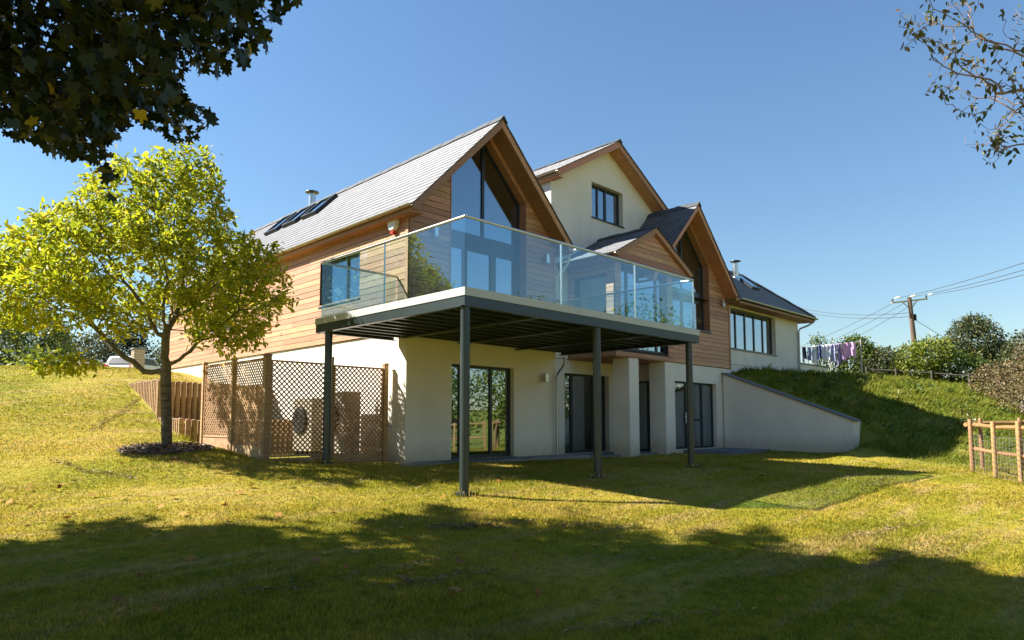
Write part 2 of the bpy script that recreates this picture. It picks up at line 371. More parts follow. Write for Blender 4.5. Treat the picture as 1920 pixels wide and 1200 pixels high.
LAWN = [(-6.4, -7.5, -.5), (-9, -12, -.8), (0, -12, -.65), (8, -14, -.5), (-12, -6, -.45), (0, 0, .03), (3.2, .1, .12), (6.4, .1, .157),
        (.1, 4, .336), (1.85, 3.96, .28), (4, 3.7, .24), (6.5, 3.7, .2), (9.7, 3.9, .12), (12, 3.9, .14), (15.1, 3.9, .20), (15.1, -.2, .19), (11.5, -3.9, 0), (2.5, -2.9, -.1), (3.2, -3.8, -.15),
        (9.4, -5.1, -.08), (-2, 6.2, .62), (-.85, 4.55, .42), (-.85, 6, .535), (-.85, 7.5, .65), (-.9, 10.2, 1.19), (-.9, 11.5, 1.75),
        (-.9, 12.8, 2.17), (-.9, 16, 2.75), (0, 20, 3.0), (-.9, 30, 3.3), (-5.2, 1, -.05), (-4.7, 5, .25), (-4, 9, .78), (-4, 13, 1.8), (-4, 18, 2.7),
        (-4, 25, 3.15), (-12, 5, .3), (-12, 10, .9), (-12, 15, 2.0), (-12, 25, 3.2), (-20, 20, 3), (-25, 5, .6), (-25, -10, -.4), (5, 28, 3.2), (6, 40, 3.55), (15, 22, 3.1),
        (20, -9, .1), (20, -20, -.5), (7, -9, -.3), (0, 6, .33), (8, 6, .2)]
BANK = [(15.3, 3.9, 2.72), (15.3, 2, 2.0), (15.3, -.3, 1.08), (15.3, -.9, .62), (15.2, -1.6, .3), (15, -2.6, .12), (14, -3.6, .06), (12.5, -4, .02), (11, -4, 0), (13, -5.5, .05), (10, -7, -.15),
        (17, 3.9, 2.98), (19.5, 3.9, 3.03), (22, 3.9, 3.08), (26, 4, 3.2), (30, 5, 3.35), (36, 5, 3.7), (17, 1.5, 2.3), (19, 1, 2.35), (22, 0, 2.45), (25, 1.5, 2.85), (18, -1, 1.45), (20, -1.5, 1.8), (17, -2.7, .75),
        (18.5, -3.2, 1.1), (16.8, -4.4, .55), (17.5, -5.2, .6), (22, -4, 1.2), (26, -2, 1.95), (30, -3, 2.2), (40, 0, 3.2), (24, -9, .8), (34, -12, 1.2), (15, -7, 0), (15, -12, -.3), (22, -14, 0), (48, 3, 4.0), (60, 10, 4.6), (24, 9, 3.3), (40, 20, 4), (20, 14, 3.2)]
_fl, _fb = tps(LAWN), tps(BANK)
def sstep(x, a, b):
    t = np.clip((np.asarray(x, float) - a) / (b - a), 0, 1); return t * t * (3 - 2 * t)
def H(x, y, fine=True):
    x = np.asarray(x, float); y = np.asarray(y, float)
    xc = np.clip(x, -30, 62); yc = np.clip(y, -22, 45)
    zl = _fl(xc, np.clip(y, -22, 42)); zb = _fb(xc, yc)
    w = np.where(x > 15.3, 1.0, sstep(x, 10.5, 14.6) * sstep(-y, .30, 1.1))
    z = zl * (1 - w) + zb * w
    far = sstep(np.hypot(x - 5, y - 5), 40, 160)
    z = z * (1 - far) + 4.0 * far
    if fine:
        z = z + 0.018 * np.sin(x * 1.9 + 0.7 * np.sin(y * 1.3)) * np.sin(y * 1.7 + 0.4) + 0.010 * np.sin(x * 4.3 + y * 2.2) * np.cos(y * 3.7 - x)
    # the cut beside the house: low passage, two timber-held steps
    inp = (x > -0.80) & (x < 1.9) & (y > 4.6)
    z = np.where(inp & (y < 8.55), np.minimum(z, 0.34), z)
    z = np.where(inp & (y >= 8.55) & (y < 10.3), 1.13, z)
    z = np.where(inp & (y >= 10.3) & (y < 13.2), np.maximum(z, 2.06), z)
    return z
xs = np.unique(np.round(np.r_[np.linspace(-300, -30, 16), np.arange(-30, -14, 1.0), np.arange(-14, 24, 0.25), np.arange(24, 62, 1.0), np.linspace(62, 400, 16)], 3))
ys = np.unique(np.round(np.r_[np.linspace(-300, -24, 16), np.arange(-24, -12, 1.0), np.arange(-12, 26, 0.25), np.arange(26, 60, 1.0), np.linspace(60, 400, 16)], 3))
GX, GY = np.meshgrid(xs, ys); GZ = H(GX, GY)
nx, ny = len(xs), len(ys)
ii = (np.arange(ny - 1)[:, None] * nx + np.arange(nx - 1)[None]).ravel()
lawn = np_mesh('lawn', np.stack([GX, GY, GZ], -1), np.stack([ii, ii + 1, ii + 1 + nx, ii + nx], -1), 'lawn', smooth=True)
tag(lawn, 'yellow-green mown lawn rising to a grass bank', kind='structure')
def h1(x, y): return float(H(np.array([x]), np.array([y]))[0])

# paving along the house
def paving(name, x0, x1, y0, y1, z, mat, label, nu, nv):
    root = MB().box(x0, x1, y0, y1, z - 0.3, z - 0.012).build(name, mat); tag(root, label, kind='structure')
    for i in range(nu):
        for j in range(nv):
            a, b = x0 + (x1 - x0) * i / nu, x0 + (x1 - x0) * (i + 1) / nu; c, d = y0 + (y1 - y0) * j / nv, y0 + (y1 - y0) * (j + 1) / nv
            MB().box(a + .006, b - .006, c + .006, d - .006, z - 0.03, z + random.uniform(-.003, .003)).build('paving_slab', mat, root)
paving('path', 1.3, 6.9, 3.22, 3.95, 0.29, 'paving', 'concrete path along the foot of the house wall', 9, 1)
paving('patio', 12.5, 15.14, 2.3, 3.95, 0.235, 'paving_blue', 'blue-grey slab patio outside the door', 4, 2)
paving('terrace', 6.9, 11.74, 4.05, 5.39, 0.19, 'paving_blue', 'grey slab floor of the recessed terrace', 7, 2)

# ------------------------------------------------------------------ the house
house = empty('house', (4.15, 10.0, 0.28), 'two-storey cream rendered and cedar clad house with three grey slate gables', 'house')
def wall_top(mb, fr, cuts, top, z0, holes, n0, n1):
    us = sorted({*cuts, *[h[0] for h in holes], *[h[1] for h in holes]})
    for a, b in zip(us, us[1:]):
        hs = sorted([(h[2], h[3]) for h in holes if h[0] <= a + 1e-6 and h[1] >= b - 1e-6]); z = z0
        for c, d in hs:
            if c > z + 1e-6: fbox(mb, fr, a, b, n0, n1, z, c)
            z = d
        ta, tb = top(a), top(b)
        if max(ta, tb) > z + 0.01: slab(mb, fr, [(a, z), (b, z), (b, max(tb, z + .001)), (a, max(ta, z + .001))], n0, n1)
    return mb
def window(fr, u0, u1, z0, z1, recess, mull=(), trans=(), name='window', fw=0.06, sill=True, depth=0.07, label=None, open_panes=()):
    """aluminium window: outer frame, mullions at u, transoms (z, u_from, u_to); a pane per light"""
    mb = MB(); a, b = -recess - depth, -recess
    fbox(mb, fr, u0, u0 + fw, a, b, z0, z1); fbox(mb, fr, u1 - fw, u1, a, b, z0, z1)
    fbox(mb, fr, u0 + fw, u1 - fw, a, b, z0, z0 + fw); fbox(mb, fr, u0 + fw, u1 - fw, a, b, z1 - fw, z1)
    for u, w in mull: fbox(mb, fr, u - w / 2, u + w / 2, a + .004, b + .003, z0 + fw, z1 - fw)
    for z, ua, ub, w in trans: fbox(mb, fr, ua, ub, a + .004, b + .001, z - w / 2, z + w / 2)
    o = mb.build(name, 'frame', house)
    if label: o['label'] = label
    edges = [u0 + fw] + [x for u, w in sorted(mull) for x in (u - w / 2, u + w / 2)] + [u1 - fw]
    for i in range(0, len(edges), 2):
        zs = [z0 + fw]
        for z, ua, ub, w in sorted(trans):
            if ua <= edges[i] + .05 and ub >= edges[i + 1] - .05: zs += [z - w / 2, z + w / 2]
        zs.append(z1 - fw)
        for j in range(0, len(zs), 2):
            p = MB(); fbox(p, fr, edges[i], edges[i + 1], a + .030, a + .042, zs[j], zs[j + 1]); p.build('pane', 'win_glass', o)
    if sill:
        s = MB(); fbox(s, fr, u0 - .03, u1 + .03, -recess - .02, .035, z0 - .045, z0 - .002); s.build('sill', 'frame', o)
    return o
def board_run(fr, parent, z0, z1, pitch, spans, thick=0.022, mat='cedar', maxlen=4.2):
    """lapped boards; spans(z) -> list of (ua, ub); ends follow slopes"""
    z = z0
    while z < z1 - 0.02:
        zt = min(z + pitch - 0.009, z1); A, B = spans(z + .001), spans(zt - .001)
        for (a0, b0), (a1, b1) in zip(A, B):
            if b0 - a0 < 0.04 and b1 - a1 < 0.04: continue
            if b1 < a1: a1 = b1 = (a1 + b1) / 2
            if b0 < a0: continue
            cuts = [0.0]; L = b0 - a0
            while L - cuts[-1] > maxlen: cuts.append(cuts[-1] + random.uniform(1.9, maxlen))
            if L - cuts[-1] < 0.4 and len(cuts) > 1: cuts.pop()
            cuts.append(L)
            for i, (c, d) in enumerate(zip(cuts, cuts[1:])):
                g = 0.003; lb = a0 + c + (g if i else 0); rb = a0 + d - (g if i < len(cuts) - 2 else 0)
                lt = a1 if i == 0 else lb; rt = b1 if i == len(cuts) - 2 else rb
                t = thick + random.uniform(-.002, .003)
                mb = MB().prism([fr(lb, .001, z), fr(rb, .001, z), fr(rt, .001, zt), fr(lt, .001, zt)],
                                [fr(lb, t, z), fr(rb, t, z), fr(rt, t - .006, zt), fr(lt, t - .006, zt)])
                mb.build('board', mat, parent)
        z += pitch
PITCH = 0.138
G1 = dict(xm=4.15, zr=8.17, s=1.02, half=2.52, y0=3.50, y1=18.6)
G2 = dict(xm=12.97, zr=8.20, s=1.025, half=2.64, y0=3.50, y1=8.2)
GP = dict(xm=10.20, zr=6.80, s=0.53, half=1.97, y0=3.30, y1=5.41)
GD = dict(xm=10.70, zr=10.04, s=0.575, half=2.96, y0=4.95, y1=10.5)
def surf(g, x): return g['zr'] - g['s'] * abs(x - g['xm'])

# rendered walls
W = MB()
wall_cells(W, FRONT, 1.852, 6.498, -.3, 2.99, [(3.07, 5.0, .30, 2.39)], -.30, -.02)
W.build('wall', 'render', house)
W = MB(); wall_cells(W, LEFT, 4.261, 18.3, -.3, 2.99, [], -.30, -.02); W.build('wall', 'render', house)
W = MB().box(6.22, 6.5, 4.262, 18.02, -.3, 5.60); W.build('wall', 'render', house)
W = MB().box(2.152, 6.218, 18.02, 18.3, -.3, 5.60)
slab(W, Frame('y', 18.02), [(1.86, 5.601), (6.49, 5.601), (4.15, 7.95)], -.28, 0); W.build('wall', 'render', house)
W = MB(); wall_cells(W, RECESS, 6.502, 11.748, -.3, 2.93, [(8.50, 10.62, .20, 2.54)], -.28, 0); W.build('wall', 'render', house)
W = MB(); wall_top(W, RECESS, [6.502, 7.948], lambda u: 5.7, 2.951, [], -.28, 0)
W.build('wall', 'render', house)
# upper white gable
W = MB(); wall_top(W, RECESS, [7.95, 10.70, 13.46], lambda u: surf(GD, u) - .17, 2.951, [(9.85, 11.48, 7.48, 8.60)], -.28, 0); W.build('wall', 'render', house)
W = MB().box(7.95, 8.23, 5.681, 10.3, 2.951, 8.28).box(13.18, 13.46, 5.681, 10.3, 2.951, 8.28).box(8.231, 13.179, 10.02, 10.3, 2.951, 8.2)
W.build('wall', 'render', house)
W = MB().box(6.501, 7.949, 5.681, 10.3, 5.40, 5.62); W.build('roof_infill', 'ridge', house)  # unseen infill, added to keep sun from leaking into the house
# piers under the porch, right-hand lower wall, return wall
for x0, x1 in ((9.36, 9.82), (11.21, 11.655)):
    MB().box(x0, x1, 3.735, 4.30, -.25, 2.925).build('pillar', 'render', house)
W = MB(); wall_cells(W, FRONT, 11.657, 15.748, -.3, 2.965, [(12.12, 14.72, .26, 2.40)], -.26, -.012); W.build('wall', 'render', house)
RET = Frame('x', 11.75); W = MB(); wall_cells(W, RET, 4.222, 5.398, -.3, 2.925, [(4.40, 5.30, .20, 2.42)], -.26, 0); W.build('wall', 'render', house)
# right wing
WING = Frame('y', 4.0)
W = MB(); wall_cells(W, WING, 15.75, 21.75, .8, 5.33, [(15.93, 19.60, 3.73, 5.20)], -.28, 0)
W.box(21.47, 21.75, 4.281, 7.4, .8, 5.33).box(15.75, 21.469, 7.12, 7.4, .8, 5.33); W.build('wall', 'render', house)
for x in (17.25, 18.95, 21.2):
    MB().box(x, x + .16, 3.985, 4.02, 3.06, 3.115).build('air_brick', 'brick', house)
MB().box(15.85, 21.755, 3.992, 4.003, 3.15, 3.165).build('render_bead', 'coping', house)
# floors
MB().box(2.16, 6.21, 4.27, 18.0, 2.70, 2.93).build('floor_slab', 'inside', house)
MB().box(2.16, 6.21, 4.27, 18.0, 0.0, 0.24).build('floor_slab', 'inside', house)
MB().box(12.02, 21.4, 4.29, 7.0, 2.70, 2.94).build('floor_slab', 'inside', house)
MB().box(12.05, 21.4, 4.3, 10.0, 0.0, 0.2).build('floor_slab', 'inside', house)
MB().box(6.52, 11.74, 5.70, 10.0, 0.0, 0.18).build('floor_slab', 'inside', house)
MB().box(8.24, 13.17, 5.70, 10.0, 5.62, 5.85).build('floor_slab', 'inside', house)
MB().box(6.52, 21.4, 9.6, 9.9, 0.2, 5.6).build('inner_wall', 'ceiling', house)
MB().box(2.16, 6.2, 9.0, 9.12, 2.94, 5.7).build('inner_wall', 'ceiling', house)
MB().box(2.16, 6.2, 8.0, 8.12, 0.25, 2.69).build('inner_wall', 'ceiling', house)

# timber walls: dark backing with every board on it
T1 = MB()
T1.prism([FRONT(u, -.25, z) for u, z in ((1.86, 2.992), (2.97, 2.992), (2.97, surf(G1, 2.97) - .36), (1.86, surf(G1, 1.86) - .24))],
         [FRONT(u, 0, z) for u, z in ((1.86, 2.992), (2.97, 2.992), (2.97, surf(G1, 2.97) - .36), (1.86, surf(G1, 1.86) - .24))])
T1.prism([FRONT(u, -.25, z) for u, z in ((5.40, 2.992), (6.49, 2.992), (6.49, surf(G1, 6.49) - .24), (5.40, surf(G1, 5.40) - .36))],
         [FRONT(u, 0, z) for u, z in ((5.40, 2.992), (6.49, 2.992), (6.49, surf(G1, 6.49) - .24), (5.40, surf(G1, 5.40) - .36))])
fbox(T1, FRONT, 2.971, 5.399, -.25, 0, 2.992, 3.07)
tw1 = T1.build('timber_wall', 'backing', house)
def g_left(g, z, d=.24): return g['xm'] - max(0.0, g['zr'] - d - z) / g['s']
def g_right(g, z, d=.24): return g['xm'] + max(0.0, g['zr'] - d - z) / g['s']
board_run(FRONT, tw1, 3.0, 6.62, PITCH, lambda z: [(max(1.955, g_left(G1, z)), 2.965), (5.405, min(6.395, g_right(G1, z)))])
MB().box(1.83, 1.95, 3.925, 3.958, 2.992, 5.58).build('corner_board', 'cedar_trim', tw1)
MB().box(6.40, 6.50, 3.925, 3.958, 2.992, 5.58).build('corner_board', 'cedar_trim', tw1)
T2 = MB(); LH = [(5.78, 7.58, 3.93, 5.03), (12.6, 14.3, 3.95, 5.0)]
wall_cells(T2, LEFT, 4.211, 18.3, 2.992, 5.60, LH, -.25, 0); tw2 = T2.build('timber_wall', 'backing', house)
def left_spans(z):
    out = [(4.03, 18.29)]
    for a, b, c, d in LH:
        if z > c - .01 and z < d + .01:
            l = out.pop(); out += [(l[0], a), (b, l[1])]
    return out
def left_rows():
    z = 3.0
    while z < 5.56:
        zt = min(z + PITCH, 5.56); A = left_spans((z + zt) / 2)
        board_run(LEFT, tw2, z, zt, PITCH, lambda q: A); z += PITCH
left_rows()
MB().box(1.815, 1.848, 3.925, 4.025, 2.992, 5.56).build('corner_board', 'cedar_trim', tw2)
# middle gable front, then the projecting porch block and its left return
T3 = MB()
wall_cells(T3, FRONT, 11.66, 15.75, 2.98, 5.22, [(11.70, 14.35, 4.15, 5.219)], -.25, 0)
slab(T3, FRONT, [(14.35, 5.221), (15.69, 5.221), (14.35, surf(G2, 14.35) - .36)], -.25, 0)
tw3 = T3.build('timber_wall', 'backing', house)
z = 2.985
while z < 6.6:
    zt = z + PITCH; l_ = 11.665 if z + PITCH / 2 < 4.14 else 14.355
    board_run(FRONT, tw3, z, zt, PITCH, lambda q: [(l_, min(15.64, g_right(G2, q)))]); z += PITCH
MB().box(15.65, 15.75, 3.925, 3.958, 2.96, 5.2).build('corner_board', 'cedar_trim', tw3)
PORCH = Frame('y', 3.72); T3 = MB()
wall_cells(T3, PORCH, 8.68, 11.66, 2.945, 5.70, [(8.98, 11.36, 3.16, 5.55)], -.23, 0); tw6 = T3.build('timber_wall', 'backing', house)
z = 2.95
while z < 5.6:
    zt = z + PITCH; A = [(8.70, 8.975), (11.365, 11.655)] if 3.08 < z < 5.5 else [(8.70, 11.655)]
    board_run(PORCH, tw6, z, zt, PITCH, lambda q: A); z += PITCH
SIDE2 = Frame('x', 8.68); T4 = MB(); wall_cells(T4, SIDE2, 3.952, 5.398, 2.945, 5.75, [(3.985, 5.15, 3.16, 5.30)], -.25, 0); tw4 = T4.build('timber_wall', 'backing', house)
z = 2.95
while z < 5.7:
    zt = z + PITCH; A = [(3.725, 3.98), (5.155, 5.395)] if 3.1 < z < 5.25 else [(3.725, 5.395)]
    board_run(SIDE2, tw4, z, zt, PITCH, lambda q: A); z += PITCH
MB().box(11.41, 11.66, 3.951, 4.2, 2.99, 5.7).build('timber_wall', 'cedar', house)
MB().box(8.68, 11.748, 3.725, 5.395, 2.927, 2.944).build('soffit', 'cedar_trim', house)
# porch pediment
PED = Frame('y', 3.42); T5 = MB(); slab(T5, PED, [(8.36, 5.70), (12.04, 5.70), (10.2, surf(GP, 10.2) - .20)], -.06, 0); tw5 = T5.build('timber_wall', 'backing', house)
board_run(PED, tw5, 5.80, 6.58, PITCH, lambda z: [(g_left(GP, z, .21), g_right(GP, z, .21))])
slab(MB(), PED, [(8.28, 5.58), (12.12, 5.58), (12.00, 5.79), (8.40, 5.79)], .001, .045).build('tie_board', 'cedar_trim', tw5)
MB().box(8.30, 12.10, 3.482, 3.715, 5.56, 5.58).build('soffit', 'cedar_trim', house)

# gable glazing, front left: doors below, raked lights above
def raked_glazing(g, u0, u1, z0, ztr, recess, door_mull, bottom_panes=True, label=None):
    n0, n1 = -recess - .07, -recess; fw = .055; xm = g['xm']; top = lambda u: surf(g, u) - .36
    mb = MB()
    fbox(mb, FRONT, u0, u0 + fw, n0, n1, z0, top(u0)); fbox(mb, FRONT, u1 - fw, u1, n0, n1, z0, top(u1))
    fbox(mb, FRONT, u0 + fw, u1 - fw, n0, n1, z0, z0 + .07)
    fbox(mb, FRONT, u0 + fw, u1 - fw, n0 - .02, n1 + .01, ztr, ztr + .30)
    fbox(mb, FRONT, xm - .035, xm + .035, n0, n1 + .004, ztr + .301, top(xm) - .02)
    for a, b in ((u0, xm), (xm, u1)):
        slab(mb, FRONT, [(a, top(a) - .085), (b, top(b) - .085), (b, top(b) - .001), (a, top(a) - .001)], n0 + .003, n1 + .002)
    for u, w in door_mull: fbox(mb, FRONT, u - w / 2, u + w / 2, n0 + .003, n1 + .003, z0 + .07, ztr)
    fbox(mb, FRONT, u0 + fw, u1 - fw, n0 + .004, n1 + .001, ztr - .09, ztr)
    o = mb.build('window', 'frame', house)
    if label: o['label'] = label
    for a, b in ((u0 + fw, xm - .035), (xm + .035, u1 - fw)):
        p = MB(); slab(p, FRONT, [(a, ztr + .30), (b, ztr + .30), (b, top(b) - .085), (a, top(a) - .085)], n0 + .03, n0 + .042); p.build('pane', 'win_glass', o)
    e = [u0 + fw] + [x for u, w in door_mull for x in (u - w / 2, u + w / 2)] + [u1 - fw]
    for i in range(0, len(e), 2):
        p = MB(); fbox(p, FRONT, e[i], e[i + 1], n0 + .03, n0 + .042, z0 + .07, ztr - .09); p.build('pane', 'win_glass', o)
    # timber-lined reveal
    rv = MB(); fbox(rv, FRONT, u0 + .001, u0 + .022, -recess, .03, z0, top(u0) - .02); fbox(rv, FRONT, u1 - .022, u1 - .001, -recess, .03, z0, top(u1) - .02)
    for a, b in ((u0, xm), (xm, u1)):
        slab(rv, FRONT, [(a, top(a) - .022), (b, top(b) - .022), (b, top(b) + .12), (a, top(a) + .12)], -recess, .001)
    rv.build('reveal_lining', 'cedar_trim', o)
    return o
w1 = raked_glazing(G1, 2.97, 5.40, 3.08, 5.16, .20, [(3.60, .12), (4.48, .17)], label='tall raked gable window with double doors')
hd = MB().box(5.20, 5.26, 4.06, 4.14, 3.98, 4.10).bar((5.10, 4.09, 4.06), (5.24, 4.09, 4.06), .02, .02); hd.build('handle', 'stainless', w1)
w2 = raked_glazing(G2, 11.72, 14.35, 4.15, 5.17, .20, [(12.97, .08)], label='tall raked gable window beside the porch')
MB().box(11.72, 14.4, 3.90, 4.0, 4.10, 4.148).build('sill', 'frame', w2)
# ordinary windows and doors
window(FRONT, 3.07, 5.0, .30, 2.39, .14, [(3.42, .06), (4.36, .07)], [(1.12, 3.1, 3.42, .06)], sill=True, label='ground floor window behind the steel post')
window(RECESS, 8.50, 10.62, .20, 2.54, .16, [(9.0, .10), (10.02, .12)], [(1.25, 10.02, 10.6, .07)], sill=False, label='sliding door in the recessed wall')
window(RET, 4.40, 5.30, .20, 2.42, .10, [(4.80, .07)], [(1.05, 4.45, 4.80, .07)], sill=False)
d1 = window(FRONT, 12.12, 14.72, .26, 2.40, .14, [(13.02, .14), (13.98, .08)], [(1.18, 13.05, 13.98, .08)], name='door', sill=False, label='glazed back door with white handle')
hh = MB()
for u in (12.93, 13.10): hh.box(u - .015, u + .015, 4.05, 4.10, 1.08, 1.42)
hh.bar((12.80, 4.04, 1.27), (12.96, 4.04, 1.27), .025, .025).bar((13.07, 4.04, 1.27), (13.23, 4.04, 1.27), .025, .025); hh.build('handle', 'white', d1)
window(PORCH, 8.98, 11.36, 3.16, 5.55, .10, [(9.42, .07), (10.92, .07)], [], sill=False, label='porch window behind the glass balustrade')
window(SIDE2, 3.985, 5.15, 3.16, 5.30, .10, [], [], sill=False)
window(WING, 15.93, 19.60, 3.73, 5.20, .16, [(16.62, .06), (17.36, .06), (18.09, .06), (18.83, .06)], [], label='five-light window in the right wing')
window(RECESS, 9.85, 11.48, 7.48, 8.60, .16, [(10.34, .055), (10.75, .085)], [], label='three-light window in the white upper gable')
window(LEFT, 5.78, 7.58, 3.93, 5.03, .12, [(6.55, .06)], [], label='side window behind the balcony glass')
window(LEFT, 12.6, 14.3, 3.95, 5.0, .12, [(13.45, .06)], [])
crt = MB()
for x0, x1, z0 in ((14.05, 14.62, .30), (13.10, 13.75, .30)):
    n = 14; a = []; zt = 2.32 if x0 > 14 else 1.9
    for i in range(n): 
        u = i / (n - 1); crt.v += [(x0 + (x1 - x0) * u * (1.0 if x0 > 14 else 1.0), 4.36 + .035 * math.sin(u * 19), z0), (x0 + (x1 - x0) * (u if x0 > 14 else .75 + .25 * u), 4.36 + .03 * math.sin(u * 19), zt)]
    k = len(crt.v) - 2 * n
    for i in range(n - 1): crt.f.append((k + 2 * i, k + 2 * i + 2, k + 2 * i + 3, k + 2 * i + 1))
tag(crt.build('curtain', 'curtain', None, True), 'pale curtain hanging inside the glazed back door', 'curtain')

# ------------------------------------------------------------------ roofs
def slates(name, parent, O, U, V, vlen, urange, e=0.205, w=0.30):
    """courses of real slates on a plane: O eave corner, U along the eave, V up the slope"""
    O, U, V = np.array(O, float), np.array(U, float), np.array(V, float)
    U /= np.linalg.norm(U); V /= np.linalg.norm(V); Nn = np.cross(U, V)
    if Nn[2] < 0: Nn = -Nn
    vs, fs, rs = [], [], []; k = 0; v0 = 0.0
    while v0 < vlen - .02:
        v1 = min(v0 + e * 1.12, vlen); ua, ub = urange(v0); off = (k % 2) * w / 2 + random.uniform(-.01, .01)
        x = ua - off
        while x < ub - .01:
            a, b = max(x + .002, ua), min(x + w - .002, ub)
            if b - a > .02:
                ua1, ub1 = urange(v1); t = .011 + random.uniform(-.002, .002); q = random.random()
                a1, b1 = max(a, min(ua1, b)), min(b, max(ub1, a))
                n = len(vs)
                vs += [O + U * a + V * v0 + Nn * t, O + U * b + V * v0 + Nn * t, O + U * b1 + V * v1 + Nn * .004, O + U * a1 + V * v1 + Nn * .004,
                       O + U * a + V * v0 - Nn * .002, O + U * b + V * v0 - Nn * .002]
                fs += [(n, n + 1, n + 2, n + 3), (n + 4, n + 5, n + 1, n)]; rs += [q, q]
            x += w
        v0 += e; k += 1
    o = np_mesh(name, np.array(vs), np.array(fs), 'slate', parent, rs); o['kind'] = 'stuff'
    return o
def ridge_run(parent, p, q, s, w=.13, step=.45, name='ridge_tiles'):
    p, q = Vector(p), Vector(q); d = (q - p); L = d.length; d.normalize(); side = d.cross(Vector((0, 0, 1))).normalized()
    mb = MB(); x = 0.0
    while x < L - .02:
        b = min(x + step - .006, L); lift = .012 if int(x / step) % 2 else 0.0
        A = [p + d * x, p + d * b]
        rings = []
        for c in A:
            c = c + Vector((0, 0, lift)); rings.append([c + side * -w + Vector((0, 0, -w * s + .03)), c + Vector((0, 0, .055)), c + side * w + Vector((0, 0, -w * s + .03)),
                                                        c + side * (w - .02) + Vector((0, 0, -w * s + .005)), c + Vector((0, 0, .01)), c + side * -(w - .02) + Vector((0, 0, -w * s + .005))])
        mb.prism(*rings); x += step
    o = mb.build(name, 'ridge', parent); o['kind'] = 'stuff'; return o
def gutter(parent, p, q, r=.055, mat='gutter', brackets=True):
    p, q = Vector(p), Vector(q); d = (q - p).normalized(); side = d.cross(Vector((0, 0, 1))).normalized()
    arc = [(math.cos(t), -math.sin(t)) for t in (math.pi * i / 8 for i in range(9))]
    prof = [(c * r, s * r) for c, s in arc] + [(-c * (r - .006) , s * (r - .006)) for c, s in arc]
    mb = MB(); mb.prism([p + side * a + Vector((0, 0, b)) for a, b in prof], [q + side * a + Vector((0, 0, b)) for a, b in prof])
    o = mb.build('gutter', mat, parent)
    if brackets:
        n = max(2, int((q - p).length / 1.15))
        for i in range(n):
            c = p + (q - p) * ((i + .3) / n)
            rim = [(k * 1.1, m * 1.12) for k, m in [(x * r, y * r) for x, y in arc]]
            m2 = MB(); inner = [(x * .97, y * .97) for x, y in rim][::-1]
            pr = rim + inner
            m2.prism([c - d * .018 + side * a + Vector((0, 0, b)) for a, b in pr], [c + d * .018 + side * a + Vector((0, 0, b)) for a, b in pr])
            m2.build('gutter_bracket', mat, o)
    return o
def gable_roof(g, wall_y, sides=(1, 1), soffit_y=None, eave_fascia=(1, 1), gut=(1, 1), bh=.20, label=None, boxend=True):
    xm, zr, s, hf, y0, y1 = (g[k] for k in ('xm', 'zr', 's', 'half', 'y0', 'y1'))
    ze = zr - s * hf
    mb = MB()
    for sg in (-1, 1):
        sec = [(xm, zr - .03), (xm + sg * (hf - .02), ze - .03 + .02 * s), (xm + sg * (hf - .02), ze - .13 + .02 * s), (xm, zr - .13)]
        mb.prism([(x, y0 + .05, z_) for x, z_ in sec], [(x, y1, z_) for x, z_ in sec])
    rf = mb.build('roof', 'ceiling', house)
    if label: rf['label'] = label
    L = math.hypot(hf, hf * s)
    for sg in (-1, 1):
        slates('slates', rf, (xm + sg * (hf + .03), y0 - .03, ze - .03 * s - .022), (0, 1, 0), (-sg, 0, s), L + .02, lambda v: (0.0, y1 - y0 + .03))
        # verge undercloak
        sec = [(xm, zr - .022), (xm + sg * (hf + .02), ze - .02 * s - .022), (xm + sg * (hf + .02), ze - .02 * s - .040), (xm, zr - .040)]
        MB().prism([(x, y0 - .032, z_) for x, z_ in sec], [(x, y0 + .052, z_) for x, z_ in sec]).build('verge_strip', 'ridge', rf)
        # bargeboard
        sec = [(xm, zr - .041), (xm + sg * hf, ze - .041), (xm + sg * hf, ze - .041 - bh * .62), (xm + sg * (hf - .16), ze - .041 - bh * .62 - .0), (xm + sg * (hf - .16 - .02), ze - .041 - bh + .18 * s), (xm, zr - .041 - bh)]
        MB().prism([(x, y0, z_) for x, z_ in sec], [(x, y0 + .045, z_) for x, z_ in sec]).build('bargeboard', 'cedar_trim', rf)
        # sloping soffit of the overhang
        sec = [(xm, zr - .215), (xm + sg * (hf - .17), ze - .215 + .17 * s), (xm + sg * (hf - .17), ze - .235 + .17 * s), (xm, zr - .235)]
        MB().prism([(x, y0 + .046, z_) for x, z_ in sec], [(x, wall_y - .001, z_) for x, z_ in sec]).build('soffit', 'cedar_trim', rf)
        x0, x1 = sorted((xm + sg * (hf - .17), xm + sg * hf))
        if eave_fascia[0 if sg < 0 else 1]:
            fx = xm + sg * hf
            MB().box(min(fx, fx - sg * .025), max(fx, fx - sg * .025), y0 + .046, y1, ze - .19, ze - .045).build('fascia', 'cedar_trim', rf)
            MB().box(x0 + (.026 if sg < 0 else -.12), x1 + (.12 if sg < 0 else -.026), y0 + .047, y1, ze - .205, ze - .19).build('soffit', 'cedar_trim', rf)
        else:
            MB().box(x0, x1, y0 + .046, wall_y, ze - .205, ze - .17).build('soffit', 'cedar_trim', rf)
        if gut[0 if sg < 0 else 1]:
            gutter(rf, (xm + sg * (hf + .058), y0 + .01, ze - .055), (xm + sg * (hf + .058), y1, ze - .055))
    ridge_run(rf, (xm, y0 - .05, zr - .01), (xm, y1, zr - .01), s)
    return rf
r1 = gable_roof(G1, YF, label='long grey slate roof with rooflights')
r2 = gable_roof(G2, YF, eave_fascia=(0, 0), gut=(0, 0), label='slate roof of the middle gable')
rp = gable_roof(GP, 3.41, bh=.16, label='small slate porch roof', gut=(1, 1))
rd = gable_roof(GD, YR, label='slate roof of the white upper gable')
